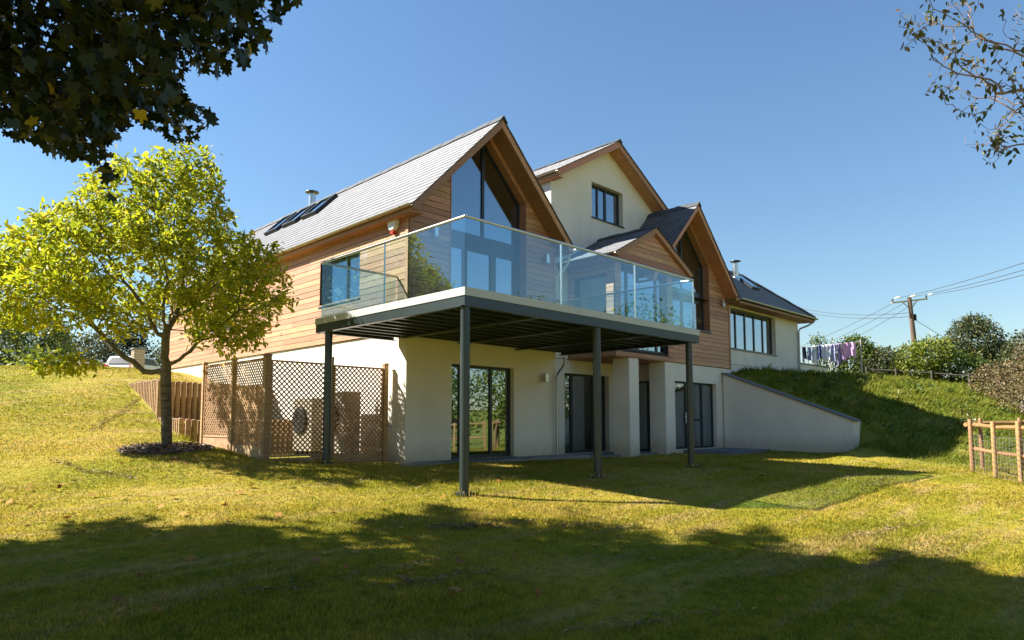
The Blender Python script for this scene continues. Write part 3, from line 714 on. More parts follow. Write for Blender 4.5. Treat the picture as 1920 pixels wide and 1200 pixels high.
# hipped roof of the right wing
E0, E1, ZE, PT = 3.50, 22.28, 5.47, 0.84
rw = MB()
APX = (20.18, 5.60, ZE + 2.1 * PT)
def off(p, d): return (p[0], p[1], p[2] - d)
def tri_slab(mb, pts, d0=.03, d1=.13): mb.prism([off(p, d0) for p in pts], [off(p, d1) for p in pts])
tri_slab(rw, [(15.66, E0, ZE), (E1, E0, ZE), APX, (13.75, 5.6, APX[2])]); tri_slab(rw, [(E1, E0, ZE), (E1, 7.7, ZE), APX]); tri_slab(rw, [(E1, 7.7, ZE), (13.0, 7.7, ZE), (13.0, 5.6, APX[2]), APX])
rwo = rw.build('roof', 'ceiling', house); rwo['label'] = 'hipped slate roof of the right wing'
LV = math.hypot(2.1, 2.1 * PT); cs = 2.1 / LV
slates('slates', rwo, (15.4, E0 - .03, ZE - .045), (1, 0, 0), (0, 1, PT), LV + .03, lambda v: (max(0.0, v * cs / 1.025 - .02), E1 - 15.4 + .02 - v * cs))
slates('slates', rwo, (E1 + .03, E0, ZE - .045), (0, 1, 0), (-1, 0, PT), LV + .03, lambda v: (v * cs, 4.2 - v * cs))
ridge_run(rwo, APX, (13.5, 5.6, APX[2]), .9, name='ridge_tiles'); ridge_run(rwo, (E1 + .02, E0 - .02, ZE), APX, .6, w=.10, step=.4, name='hip_tiles')
MB().box(15.66, E1, E0, E0 + .025, ZE - .20, ZE - .045).build('fascia', 'cedar_trim', rwo)
MB().box(15.66, E1, E0 + .026, 3.998, ZE - .215, ZE - .20).build('soffit', 'cedar_trim', rwo)
MB().box(E1 - .025, E1, E0 + .026, 7.7, ZE - .20, ZE - .045).build('fascia', 'cedar_trim', rwo)
gutter(rwo, (E1 + .12, E0 - .06, ZE - .055), (15.62, E0 - .06, ZE - .055), mat='pipe')
gutter(rwo, (E1 + .06, E0 - .1, ZE - .058), (E1 + .06, 7.7, ZE - .058), mat='pipe', brackets=False)
# flues, rooflights
def flue(name, base, h, r, label):
    x, y, z_ = base; mb = MB()
    mb.tube([(x, y, z_ - .3), (x, y, z_ + .05)], [r * 2.0, r * 1.45], 14).tube([(x, y, z_ + .04), (x, y, z_ + h)], r, 14).tube([(x, y, z_ + h * .35), (x, y, z_ + h * .35 + .05)], r * 1.15, 14)
    o = mb.build('flue', 'stainless', house, True); o['label'] = label
    MB().tube([(x, y, z_ + h + .06), (x, y, z_ + h + .085), (x, y, z_ + h + .12)], [r * 1.9, r * 1.85, r * .5], 14).build('cowl', 'frame', o, True)
    MB().box(x - .012, x + .012, y - r, y + r, z_ + h - .02, z_ + h + .07).build('cowl_strap', 'stainless', o)
flue('flue', (4.55, 13.2, 8.02), .78, .12, 'steel flue rising behind the long ridge')
flue('flue', (18.7, 5.15, 6.83), .62, .11, 'white steel flue on the wing roof')
def rooflight(y0, y1, v0, v1):
    """in the left slope of the long roof; v measured down from the ridge"""
    def P(y, v, n): 
        k = 1 / math.hypot(1, G1['s']); return (G1['xm'] - v * k - n * G1['s'] * k, y, G1['zr'] - v * k * G1['s'] + n * k)
    mb = MB(); fw = .075
    for (a, b, c, d) in ((y0, y1, v0, v0 + fw), (y0, y1, v1 - fw, v1), (y0, y0 + fw, v0 + fw, v1 - fw), (y1 - fw, y1, v0 + fw, v1 - fw)):
        mb.prism([P(a, c, -.02), P(b, c, -.02), P(b, d, -.02), P(a, d, -.02)], [P(a, c, .10), P(b, c, .10), P(b, d, .10), P(a, d, .10)])
    o = mb.build('rooflight', 'frame', house)
    p = MB(); a, b, c, d = y0 + fw, y1 - fw, v0 + fw, v1 - fw
    p.prism([P(a, c, .055), P(b, c, .055), P(b, d, .055), P(a, d, .055)], [P(a, c, .067), P(b, c, .067), P(b, d, .067), P(a, d, .067)]); p.build('pane', 'win_glass', o)
for y in (10.35, 11.60, 12.85): rooflight(y, y + .88, .38, 1.36)
k = 1 / math.hypot(1, PT)
def PW(x, v, n): return (x, E0 + v * k - n * PT * k, ZE + v * k * PT + n * k)
rl = MB().prism([PW(18.75, 1.35, -.01), PW(19.35, 1.35, -.01), PW(19.35, 2.35, -.01), PW(18.75, 2.35, -.01)], [PW(18.75, 1.35, .09), PW(19.35, 1.35, .09), PW(19.35, 2.35, .09), PW(18.75, 2.35, .09)]).build('rooflight', 'frame', house)
MB().prism([PW(18.82, 1.45, .091), PW(19.28, 1.45, .091), PW(19.28, 2.28, .091), PW(18.82, 2.28, .091)], [PW(18.82, 1.45, .096), PW(19.28, 1.45, .096), PW(19.28, 2.28, .096), PW(18.82, 2.28, .096)]).build('pane', 'win_glass', rl)
# downpipes
def pipe(pts, r=.036, mat='pipe', label=None):
    o = MB().tube(pts, r, 10).build('downpipe', mat, house, True)
    if label: o['label'] = label
    for i in range(len(pts) - 1):
        a, b = Vector(pts[i]), Vector(pts[i + 1])
        if abs(a.z - b.z) > 1.2:
            for t in (.12, .62): 
                c = a.lerp(b, t); MB().tube([c - Vector((0, 0, .02)), c + Vector((0, 0, .02))], r * 1.3, 10).build('pipe_clip', mat, o, True)
pipe([(6.72, 3.86, 2.80), (6.72, 3.86, 2.62), (6.66, 3.88, 2.50), (6.50, 3.88, 2.36), (6.44, 3.88, 2.25), (6.44, 3.88, .28)], label='swan-neck downpipe beside the ground floor window')
pipe([(6.75, 3.70, 5.50), (6.75, 3.72, 5.32), (6.80, 3.80, 5.22), (6.72, 3.9, 5.02), (6.58, 4.02, 4.86), (6.58, 4.02, 3.0)], mat='white')
pipe([(22.22, 3.46, 5.38), (22.2, 3.5, 5.28), (22.05, 3.7, 5.12), (21.75, 3.9, 4.98), (21.68, 3.94, 4.88), (21.68, 3.94, 2.9)], label='downpipe at the outer corner of the wing')

# ------------------------------------------------------------------ balcony
DX, DY, ZB, ZT = 6.69, 4.37, 2.81, 3.09
bal = empty('balcony', (.1, .1, .03), 'raised steel balcony with glass balustrade on four round posts', 'balcony')
for x, y in ((.10, .10), (3.24, .10), (6.42, .10), (.10, 4.05)):
    zb_ = h1(x, y)
    p = MB().tube([(x, y, zb_ - .1), (x, y, ZB + .02)], .072, 20).build('post', 'steel_dark', bal, True)
    MB().box(x - .11, x + .11, y - .11, y + .11, zb_ - .06, zb_ + .035).build('base_plate', 'steel_dark', p)
    for bx in (-.08, .08):
        for by in (-.08, .08): MB().tube([(x + bx, y + by, zb_ + .03), (x + bx, y + by, zb_ + .06)], .014, 6).build('bolt', 'stainless', p)
def chan(a, b, inward):
    a, b = Vector(a), Vector(b); i = Vector(inward); mb = MB(); zu = Vector((0, 0, 1)); h = ZT - .125 - ZB
    for (o0, o1, c0, c1) in ((0, .012, 0, h), (.012, .09, 0, .014), (.012, .09, h - .014, h)):
        mb.prism([a + i * o0 + zu * c0, a + i * o1 + zu * c0, a + i * o1 + zu * c1, a + i * o0 + zu * c1], [b + i * o0 + zu * c0, b + i * o1 + zu * c0, b + i * o1 + zu * c1, b + i * o0 + zu * c1])
    return mb.build('edge_beam', 'steel_dark', bal)
chan((0, 0, ZB), (DX, 0, ZB), (0, 1, 0)); chan((0, .013, ZB), (0, DY, ZB), (1, 0, 0)); chan((DX, .013, ZB), (DX, 3.94, ZB), (-1, 0, 0)); chan((.013, DY, ZB), (1.80, DY, ZB), (0, -1, 0))
def edge(x0, x1, y0, y1): MB().box(x0, x1, y0, y1, ZT - .123, ZT).build('deck_edge', 'fascia_light', bal)
edge(-.012, 3.2, -.014, .05); edge(3.204, DX + .012, -.014, .05); edge(-.012, .05, .051, DY + .01); edge(DX - .05, DX + .012, .051, 3.93); edge(.051, 1.80, DY - .05, DY + .01)
MB().box(.052, DX - .052, .052, 3.92, ZT - .06, ZT - .02).box(.052, 1.80, 3.921, DY - .052, ZT - .06, ZT - .02).build('deck_slab', 'deck', bal)
nj = 11
for i in range(nj):
    y = .22 + (3.74 - .22) * i / (nj - 1)
    MB().box(.095, DX - .095, y - .022, y + .022, ZB + .045, ZT - .061).build('joist', 'steel_dark', bal)
MB().box(.095, 1.78, 4.1, 4.144, ZB + .045, ZT - .061).build('joist', 'steel_dark', bal)
for x in (1.7, 3.24, 5.0):
    MB().box(x - .045, x + .045, .095, 3.90, ZB + .006, ZB + .044).build('cross_beam', 'steel_dark', bal)
ZG0, ZH = ZT + .012, 4.185
def glass(x0, x1, y0, y1):
    g = MB().box(x0, x1, y0, y1, ZG0, ZH - .012).build('glass_panel', 'rail_glass', bal)
    return g
gt = .013; gx = .07
for i in range(3):
    a, b = gx + .012 + i * 2.178, gx + (i + 1) * 2.178 - .004; glass(a, b, gx, gx + gt)
for i in range(2): glass(gx, gx + gt, gx + .018 + i * 2.12, gx + (i + 1) * 2.12)
XE = gx + 3 * 2.178
for i in range(2): glass(XE - gt, XE, gx + .018 + i * 1.9, gx + (i + 1) * 1.9)
YE = gx + 2 * 2.12; glass(gx + .02, 1.80, YE + .004, YE + .004 + gt)
def rail(pts): MB().tube(pts, .024, 12).build('handrail', 'stainless', bal, True)
c = gx + .006
rail([(c, YE + .02, ZH), (c, c, ZH)]); rail([(c, c, ZH), (XE - .006, c, ZH)]); rail([(XE - .006, c, ZH), (XE - .006, 3.93, ZH)]); rail([(c, YE + .01, ZH), (1.82, YE + .01, ZH)])
for x in (gx + 2.178, gx + 4.356, XE): MB().box(x - .012, x + .008, gx - .008, gx + .022, ZG0 - .03, ZH - .02).build('glass_joint', 'stainless', bal)
MB().box(gx - .008, gx + .022, gx + 2.12 - .004, gx + 2.12 + .004, ZG0, ZH - .02).build('glass_joint', 'stainless', bal)

# small fittings on the walls
def wall_lamp(fr, u, z, label):
    p0 = fr(u, .02, z); o = empty('wall_light', p0, label, 'wall light', 'square steel wall lights')
    m = MB(); fbox(m, fr, u - .035, u + .035, .02, .06, z - .05, z + .05); m.build('bracket', 'stainless', o)
    m = MB(); fbox(m, fr, u - .05, u + .05, .06, .16, z - .11, z + .11); m.build('housing', 'stainless', o, bevel=.006)
    m = MB(); fbox(m, fr, u - .042, u + .042, .065, .155, z - .116, z - .1101); fbox(m, fr, u - .042, u + .042, .065, .155, z + .1101, z + .116); m.build('lens', 'lamp_glass', o)
wall_lamp(FRONT, 2.48, 5.20, 'square steel wall light left of the tall gable window')
wall_lamp(FRONT, 6.05, 5.22, 'square steel wall light right of the tall gable window')
wall_lamp(FRONT, 6.00, 2.20, 'square steel wall light on the cream wall under the balcony')
wall_lamp(FRONT, 15.13, 5.22, 'square steel wall light on the cedar beside the five-light window')
al = empty('alarm_box', (1.80, 4.45, 5.42), 'white shield-shaped alarm box with red strobe on the cedar side wall', 'alarm box')
K = 1.25
sh = [(-.13, .16), (.13, .16), (.15, .05), (.12, -.08), (.05, -.15), (-.05, -.15), (-.12, -.08), (-.15, .05)]
MB().prism([(1.826, 4.42 + a * K, 5.36 + b * K) for a, b in sh], [(1.73, 4.42 + a * K * .88, 5.36 + b * K * .88) for a, b in sh]).build('cover', 'white', al, bevel=.008)
sh2 = [(-.055, -.152), (.055, -.152), (.02, -.195), (-.02, -.195)]
MB().prism([(1.82, 4.42 + a * K, 5.36 + b * K) for a, b in sh2], [(1.74, 4.42 + a * K, 5.36 + b * K) for a, b in sh2]).build('strobe', 'red', al)

# ------------------------------------------------------------------ retaining wall, low wall
rt = empty('retaining_wall', (15.32, 1.8, .2), 'raked cream retaining wall with grey coping holding back the bank', 'wall')
sec = [(3.93, -.3), (3.93, 2.76), (-.22, 1.16), (-.22, -.3)]
MB().prism([(15.14, y, z_) for y, z_ in sec], [(15.50, y, z_) for y, z_ in sec]).build('wall', 'render', rt)
MB().prism([(15.14, -.221, -.3), (15.50, -.221, -.3), (15.50, -.221, 1.155), (15.14, -.221, 1.155)], [(15.30, -.34, -.3), (15.5, -.34, -.3), (15.5, -.34, 1.12), (15.30, -.34, 1.12)]).build('end_cheek', 'render', rt)
n = 6
for i in range(n):
    a, b = i / n, (i + 1) / n - .004
    P = lambda t, dx, dz: (15.32 + dx, 3.95 + (-.36 - 3.95) * t, 2.768 + (1.112 - 2.768) * t + dz)
    MB().prism([P(a, -.24, 0), P(a, .24, 0), P(a, .24, .05), P(a, -.24, .05)], [P(b, -.24, 0), P(b, .24, 0), P(b, .24, .05), P(b, -.24, .05)]).build('coping_stone', 'coping', rt)
gw = empty('garden_wall', (24.8, 5.1, 3.2), 'low cream garden wall running out beyond the wing', 'wall')
MB().box(21.76, 27.6, 5.0, 5.25, 2.5, 3.74).build('wall', 'render', gw); MB().box(21.76, 27.65, 4.96, 5.29, 3.741, 3.80).build('coping', 'coping', gw)

# ------------------------------------------------------------------ trellis, palisade, heat pumps
tr = empty('trellis_screen', (-.85, 4.55, .42), 'tall diagonal lattice trellis screen with square posts beside the house', 'trellis')
def tpost(x, y, z0, z1, w=.10):
    p = MB().box(x - w / 2, x + w / 2, y - w / 2, y + w / 2, z0, z1).build('post', 'pine', tr, bevel=.006)
    MB().prism([(x - w * .62, y - w * .62, z1 + .001), (x + w * .62, y - w * .62, z1 + .001), (x + w * .62, y + w * .62, z1 + .001), (x - w * .62, y + w * .62, z1 + .001)],
               [(x - w * .45, y - w * .45, z1 + .035), (x + w * .45, y - w * .45, z1 + .035), (x + w * .45, y + w * .45, z1 + .035), (x - w * .45, y + w * .45, z1 + .035)]).build('cap', 'pine', p)
def lattice(fr, u0, u1, z0, z1, sp=.098):
    w, t = .024, .009; mb = MB()
    fbox(mb, fr, u0, u1, -.02, .02, z0, z0 + .032); fbox(mb, fr, u0, u1, -.02, .02, z1 - .032, z1); fbox(mb, fr, u0, u0 + .03, -.02, .02, z0 + .033, z1 - .033); fbox(mb, fr, u1 - .03, u1, -.02, .02, z0 + .033, z1 - .033)
    mb.build('panel_frame', 'pine', tr); mb = MB()
    a0, a1, b0, b1 = u0 + .015, u1 - .015, z0 + .015, z1 - .015; Hh = b1 - b0; d = w / math.sqrt(2) 
    for sg, n in ((1, .001), (-1, -t - .001)):
        c = a0 - Hh if sg > 0 else a0; c -= (c - a0) % (sp * math.sqrt(2)) - 0.0
        c = a0 - Hh - .07
        while c < a1 + Hh:
            # line u = c + (z-b0)*sg'  (sg>0 leans right, else left)
            if sg > 0: za = max(b0, b0 + a0 - c); zb_ = min(b1, b0 + a1 - c); f = lambda z_: c + (z_ - b0)
            else: za = max(b0, b0 + c - a1); zb_ = min(b1, b0 + c - a0); f = lambda z_: c - (z_ - b0)
            if zb_ - za > .03:
                pts = [(f(za) - d, za), (f(za) + d, za), (f(zb_) + d, zb_), (f(zb_) - d, zb_)]
                slab(mb, fr, pts, n, n + t)
            c += sp * math.sqrt(2) * .72
    o = mb.build('lattice', 'pine', tr); o['kind'] = 'stuff'
TF, TL = Frame('y', 4.55), Frame('x', -.86)
for x, w, zt in ((-.86, .12, 2.33), (.47, .06, 2.36), (1.73, .10, 2.31)): tpost(x, 4.55, .2, zt, w)
for y, zt in ((6.02, 2.36), (7.55, 2.36)): tpost(-.86, y, .3, zt, .09)
lattice(TF, -.79, .43, .46, 2.26); lattice(TF, .51, 1.67, .44, 2.24)
lattice(TL, 4.63, 5.96, .68, 2.30); lattice(TL, 6.08, 7.49, .80, 2.32)
for a, b, z0, z1 in ((4.63, 5.96, .36, .66), (6.08, 7.49, .46, .78)): 
    m = MB(); fbox(m, TL, a, b, -.02, .02, z0, z1); m.build('gravel_board', 'pine', tr)
for a, b in ((-.79, .43), (.51, 1.67)): 
    m = MB(); fbox(m, TF, a, b, -.02, .02, .24, .44); m.build('gravel_board', 'pine', tr)
MB().box(1.79, 1.83, 4.53, 4.57, 1.02, 1.06).tube([(1.81, 4.52, 1.04), (1.81, 4.45, 1.04), (1.81, 4.44, 1.0)], .012, 8).build('tap', 'stainless', tr)
pal = empty('palisade_wall', (-.85, 9.5, .7), 'stepped timber palisade of half-round logs holding the bank beside the house', 'retaining wall')
def pale(x, y, z0, z1, r=.062):
    zt = z1 + random.uniform(-.02, .02)
    MB().tube([(x, y, z0), (x, y, zt - .012), (x, y, zt)], [r, r, r * .8], 8).build('pale', 'pine', pal, True)
y = 12.9
while y > 10.25: pale(-.92, y, .6, 2.14); y -= .125
x = -.92
while x < 1.8: pale(x, 10.2, .6, 2.10); x += .135
y = 10.05
while y > 8.6: pale(-.92, y, .4, 1.20); y -= .125
x = -.85
while x < 1.8: pale(x, 8.45, .2, 1.17); x += .135
def heat_pump(y0, y1, z0, z1, label):
    o = empty('heat_pump', (1.35, (y0 + y1) / 2, z0), label, 'heat pump', 'heat pumps behind the trellis')
    MB().box(1.15, 1.52, y0, y1, z0 + .1, z1).build('casing', 'beige', o, bevel=.012)
    yc = (y0 + y1) / 2 + .08; zc = (z0 + z1) / 2 + .16; r = .30
    MB().tube([(1.149, yc, zc), (1.10, yc, zc)], r, 24).build('fan_grille', 'fan', o)
    g = MB()
    for q in (.12, .2, .28): 
        pts = [(1.095, yc + q * math.cos(t), zc + q * math.sin(t)) for t in (2 * math.pi * i / 20 for i in range(21))]; g.tube(pts, .006, 5)
    g.build('grille_ring', 'frame', o)
    for yy in (y0 + .12, y1 - .12): MB().box(1.17, 1.5, yy - .04, yy + .04, z0 - .05, z0 + .1).build('foot', 'fan', o)
heat_pump(5.15, 6.10, .34, 1.75, 'tall beige heat pump with dark fan, nearer the house corner')
heat_pump(6.55, 7.45, .34, 1.65, 'beige heat pump with dark fan, farther along the passage')

# ------------------------------------------------------------------ trees and plants
def colonize(trunk, attr, D, dk, di=99.0, iters=160, trop=(0, 0, .05), jit=.12):
    P = [np.array(p, float) for p in trunk]; par = [-1] + list(range(len(trunk) - 1))
    A = np.array(attr, float); N0 = np.array(P)
    dm = np.linalg.norm(A[:, None] - N0[None], axis=2); near = dm.argmin(1); dist = dm.min(1)
    alive = np.ones(len(A), bool); stuck = {}
    for it in range(iters):
        idx = np.where(alive & (dist < di))[0]
        if len(idx) == 0: break
        acc = {}
        for i in idx: 
            d = A[i] - P[near[i]]; acc.setdefault(int(near[i]), []).append(d / (np.linalg.norm(d) + 1e-9))
        new = []; st = len(P)
        for k_, ds in acc.items():
            v = np.mean(ds, 0) + np.array(trop) + rng.normal(0, jit, 3); v /= np.linalg.norm(v) + 1e-9
            stuck[k_] = stuck.get(k_, 0) + 1
            if stuck[k_] > 4: continue
            P.append(P[k_] + v * D); par.append(k_); new.append(P[-1])
        if not new: break
        Nn = np.array(new); d2 = np.linalg.norm(A[:, None] - Nn[None], axis=2); j = d2.argmin(1); dd = d2.min(1)
        better = dd < dist; near[better] = st + j[better]; dist[better] = dd[better]
        alive &= dist > dk
    return np.array(P), np.array(par)
def wood_mesh(name, P, par, tip, power, mat, parent, rmax=None, k=6, flare=0):
    n = len(P); r = np.zeros(n); kids = np.zeros(n, int)
    for i in range(n):
        if par[i] >= 0: kids[par[i]] += 1
    acc = np.zeros(n)
    for i in range(n - 1, -1, -1):
        r[i] = tip if acc[i] == 0 else max(tip, acc[i] ** (1 / power))
        if par[i] >= 0: acc[par[i]] += r[i] ** power
    if rmax: 
        r = tip * (r / tip) ** (math.log(rmax / tip) / math.log(r[0] / tip))
    i1 = np.where(par >= 0)[0]; i0 = par[i1]
    p0, p1 = P[i0], P[i1]; d = p1 - p0; L = np.linalg.norm(d, axis=1, keepdims=True) + 1e-9; d = d / L
    r0 = np.minimum(r[i0], r[i1] * 1.9); r0[kids[i0] == 1] = r[i0][kids[i0] == 1]
    p1 = p1 + d * np.minimum(r[i1][:, None] * .5, L * .2)
    up = np.where(np.abs(d[:, 2:3]) < .9, np.array([[0, 0, 1.0]]), np.array([[1.0, 0, 0]])); a = np.cross(d, up); a /= np.linalg.norm(a, axis=1, keepdims=True); b = np.cross(d, a)
    t = 2 * np.pi * np.arange(k) / k
    ring = a[:, None] * np.cos(t)[None, :, None] + b[:, None] * np.sin(t)[None, :, None]
    V = np.concatenate([p0[:, None] + ring * r0[:, None, None], p1[:, None] + ring * r[i1][:, None, None]], 1)
    base = (np.arange(len(i1)) * 2 * k)[:, None]; q = np.arange(k)
    F = np.stack([base + q, base + (q + 1) % k, base + k + (q + 1) % k, base + k + q], -1).reshape(-1, 4)
    return np_mesh(name, V.reshape(-1, 3), F, mat, parent, smooth=True), r, kids
OV = (np.array([[0, 0, 0], [-.20, .28, .05], [-.17, .66, .03], [0, 1, -.10], [.17, .66, .03], [.20, .28, .05]]), [(0, 1, 2, 3), (0, 3, 4, 5)])
CARD = (np.array([[0, 0, 0], [-.30, .45, .08], [0, 1, -.05], [.30, .45, .08]]), [(0, 1, 2, 3)])
def maple_tpl():
    lob = [(-90, .12), (-135, .42), (-172, .66), (170, .58), (152, .52), (133, .88), (120, .74), (108, .58), (99, .92), (90, 1.0), (81, .92), (72, .58), (60, .74), (47, .88), (28, .52), (10, .58), (-8, .66), (-45, .42)]
    pts = [(r_ * math.cos(R(a)) * .62, r_ * math.sin(R(a)) * .62 + .25, -.10 * r_ * r_) for a, r_ in lob]
    return np.array(pts), [tuple(range(len(pts)))]
MAPLE = maple_tpl()
def leaves(name, pos_, dirs, size, tpl, mat, parent, flat=0.5, rnd=None):
    pos_ = np.asarray(pos_, float); n = len(pos_); d = np.asarray(dirs, float); d = d / (np.linalg.norm(d, axis=1, keepdims=True) + 1e-9)
    up = rng.normal(0, 1, (n, 3)) * (1 - flat) + np.array([0, 0, 1.0]) * flat; nrm = up - (up * d).sum(1, keepdims=True) * d; nrm /= np.linalg.norm(nrm, axis=1, keepdims=True) + 1e-9
    sd = np.cross(d, nrm); T, F = tpl; size = np.asarray(size, float)[:, None, None]
    V = pos_[:, None] + size * (T[None, :, 0:1] * sd[:, None] + T[None, :, 1:2] * d[:, None] + T[None, :, 2:3] * nrm[:, None])
    Fa = np.array(F); FF = (np.arange(n)[:, None, None] * len(T) + Fa[None]).reshape(-1, Fa.shape[1])
    rr = rng.random(n) if rnd is None else rnd
    return np_mesh(name, V.reshape(-1, 3), FF, mat, parent, np.repeat(rr, len(F)))
def ball(n, c, rad, shell=0.0):
    v = rng.normal(0, 1, (n, 3)); v /= np.linalg.norm(v, axis=1, keepdims=True); q = rng.random((n, 1)) ** (1 / 3); q = shell + (1 - shell) * q
    return np.array(c) + v * q * np.array(rad)

# the lime-leaved tree on the lawn
TX, TY = -2.0, 6.2; TZ = h1(TX, TY)
yt = empty('garden_tree', (TX, TY, TZ), 'small spreading tree with lime-yellow leaves in a bark-chip ring', 'tree')
cv, cr = np.array([.7048, .7094, 0]), np.array([.7094, -.7048, 0])      # away from and across the view, for laying out limbs
def off3(r_, f_, z_): return np.array([TX, TY, TZ]) + cr * r_ + cv * f_ + np.array([0, 0, z_])
att = np.concatenate([ball(850, off3(-.60, 0, 3.40), (2.35, 2.3, 1.30), .25), ball(330, off3(-.30, 0, 4.65), (1.35, 1.35, 1.0), .2), ball(330, off3(-2.5, -.2, 3.05), (1.15, 1.0, .95), .1),
                      ball(230, off3(1.25, .1, 3.1), (1.0, 1.1, 1.05), .2), ball(45, off3(-1.7, -.5, 1.55), (.5, .5, .22), .1), ball(90, off3(1.25, -.4, 2.1), (.7, .6, .40), .1), ball(80, off3(.25, .1, 5.5), (.5, .5, .4), .1)])
trunk = [off3(-.008 * i, .0, z_) for i, z_ in enumerate(np.arange(-.1, 1.35, .14))]
P, par = colonize(trunk, att, .14, .19, jit=.16, iters=110)
wd, rr_, kids = wood_mesh('trunk', P, par, .004, 2.25, 'bark', yt, rmax=.098, k=8)
sel = np.where((rr_ < .0085) & (np.arange(len(P)) > len(trunk)))[0]
dirs0 = P[sel] - P[par[sel]]
nL = 18; base = np.repeat(P[sel], nL, 0) + rng.normal(0, .075, (len(sel) * nL, 3)); dv = np.repeat(dirs0, nL, 0) / .15 * .7 + rng.normal(0, .7, (len(base), 3)) + np.array([0, 0, -.25])
hgt = (base[:, 2] - TZ - 1.5) / 4.0; expo = np.clip(.30 * hgt + .22 * ((base - np.array([TX, TY, 0])) @ np.array([-.66, .75, 0])) / 2.4 + .30, 0, 1)
leaves('crown', base, dv, rng.uniform(.07, .155, len(base)), OV, 'leaf_yellow', yt, .5, np.clip(rng.normal(.48, .26, len(base)), 0, 1))
print('lime tree leaves', len(base), 'nodes', len(P))
bed = MB(); ring_ = [(TX + 0.80 * math.cos(t) * (1 + .07 * math.sin(3 * t)), TY + 0.80 * math.sin(t)) for t in (2 * math.pi * i / 40 for i in range(40))]
bed.v = [(x, y_, h1(x, y_) + .012) for x, y_ in ring_] + [(TX, TY, TZ + .06)]; bed.f = [(i, (i + 1) % 40, 40) for i in range(40)]
tag(bed.build('mulch_bed', 'bark_dark'), 'round bed of bark chips at the foot of the tree', kind='structure')
n = 1500; a = rng.random(n) * 2 * np.pi; q = np.sqrt(rng.random(n)) * .82; px_, py_ = TX + q * np.cos(a), TY + q * np.sin(a)
ch = leaves('bark_chips', np.c_[px_, py_, H(px_, py_) + .03 + .04 * (1 - q)], np.c_[rng.normal(0, 1, (n, 2)), rng.normal(0, .2, n)], rng.uniform(.03, .08, n), CARD, 'chips', None, .7)
tag(ch, 'loose bark chips around the tree trunk', kind='stuff')

# the big maple whose boughs hang into the top left; it stands left of the view and shades the foreground
CAMV = np.array(CAM); FWD = np.array([.7048 * .99679, .7094 * .99679, .08012]); UPV = np.array([-.7048 * .08012, -.7094 * .08012, .99679])
def to_px(Q):
    d = Q - CAMV; w = d @ FWD; w = np.where(w < .05, .05, w); return 960 + 1269 * (d @ cr) / w, 690 - 1269 * (d @ UPV) / w, (d @ FWD)
def unpx(x, y, dep):
    d = FWD + cr * (x - 960) / 1269 - UPV * (y - 690) / 1269; return CAMV + d * dep
bough = [(-700, -600), (590, -600), (575, -40), (545, 15), (500, 70), (470, 115), (395, 140), (345, 105), (330, 160), (400, 205), (395, 245), (330, 262), (270, 225), (225, 240), (200, 272), (222, 335), (236, 385), (212, 390), (196, 335), (178, 300), (140, 290), (60, 262), (0, 240), (-200, 260), (-700, 300)]
def in_poly(x, y, poly):
    ins = np.zeros(len(x), bool); n = len(poly)
    for i in range(n):
        (x0, y0), (x1, y1) = poly[i], poly[(i + 1) % n]
        c_ = (y0 > y) != (y1 > y); t = (x1 - x0) * (y - y0) / (y1 - y0 + 1e-9) + x0; ins ^= c_ & (x < t)
    return ins
def keep_off_view(Q, margin=60):
    x, y, w = to_px(Q); seen = (w > .3) & (x > -margin) & (x < 1920 + margin) & (y > -margin) & (y < 1200 + margin)
    return ~seen | ((w > .3) & in_poly(x, y, bough))
def shade_ok(Q, wob=14):
    """the crown ends where its shadow ends on the lawn"""
    t = (Q[:, 2] + .15) / SUN.z; G_ = Q - np.array(SUN)[None] * t[:, None]; x, y, w = to_px(G_)
    lim = np.interp(x, [-600, 0, 190, 350, 480, 640, 820, 1000, 1200, 1400, 1650, 1920, 2600], [1045, 1034, 1018, 998, 1008, 990, 988, 980, 986, 998, 1022, 1046, 1080])
    lim = lim + wob * np.sin(x * .021) + wob * .7 * np.sin(x * .055 + 1.0)
    gap = in_poly(x, y, [(470, 985), (860, 1005), (848, 1160)]) & (rng.random(len(x)) < .62)     # a thin place in the crown
    return (w < 1.0) | ((y > lim) & ~gap)
MX, MY = -10.6, 2.2; MZ = h1(MX, MY)
mp = empty('maple_tree', (MX, MY, MZ), 'big dark-leaved maple hanging into the top left corner', 'tree')
att = np.concatenate([ball(760, (-8.2, 2.4, 7.8), (4.8, 6.0, 3.2), .1), ball(600, (-7.4, -1.8, 7.4), (4.4, 4.0, 2.6), .1), ball(300, (-9.5, -3.5, 6.5), (3.5, 3.5, 2.6), .1), ball(280, (-10.2, 3.2, 6.6), (2.6, 3.2, 2.0), .1)])
att = att[keep_off_view(att, 30) & shade_ok(att)]
nb = 1300; bx_, by_, bd_ = rng.uniform(-420, 590, nb), rng.uniform(-300, 400, nb), rng.uniform(4.6, 7.6, nb)
low = np.array([unpx(x, y, d) for x, y, d in zip(bx_, by_, bd_) if in_poly(np.array([x]), np.array([y]), bough)[0]])
low = low[shade_ok(low)]; att = np.concatenate([att, low])
P, par = colonize([(MX + .05 * i, MY - .03 * i, MZ - .1 + .3 * i) for i in range(11)], att, .27, .36, jit=.14, iters=110)
size_ = np.ones(len(P), int)
for i in range(len(P) - 1, 0, -1):
    if par[i] >= 0: size_[par[i]] += size_[i]
live = keep_off_view(P, 0) | (size_ > 150)
for i in range(len(P)):
    if par[i] >= 0: live[i] &= live[par[i]]
newi = np.cumsum(live) - 1; par = np.array([newi[q] if q >= 0 else -1 for q in par[live]]); P = P[live]      # no bare stray twigs
wd, rr_, kids = wood_mesh('trunk', P, par, .006, 2.3, 'bark_dark', mp, rmax=.27, k=7)
sel = np.where((rr_ < .017) & (np.arange(len(P)) > 11))[0]
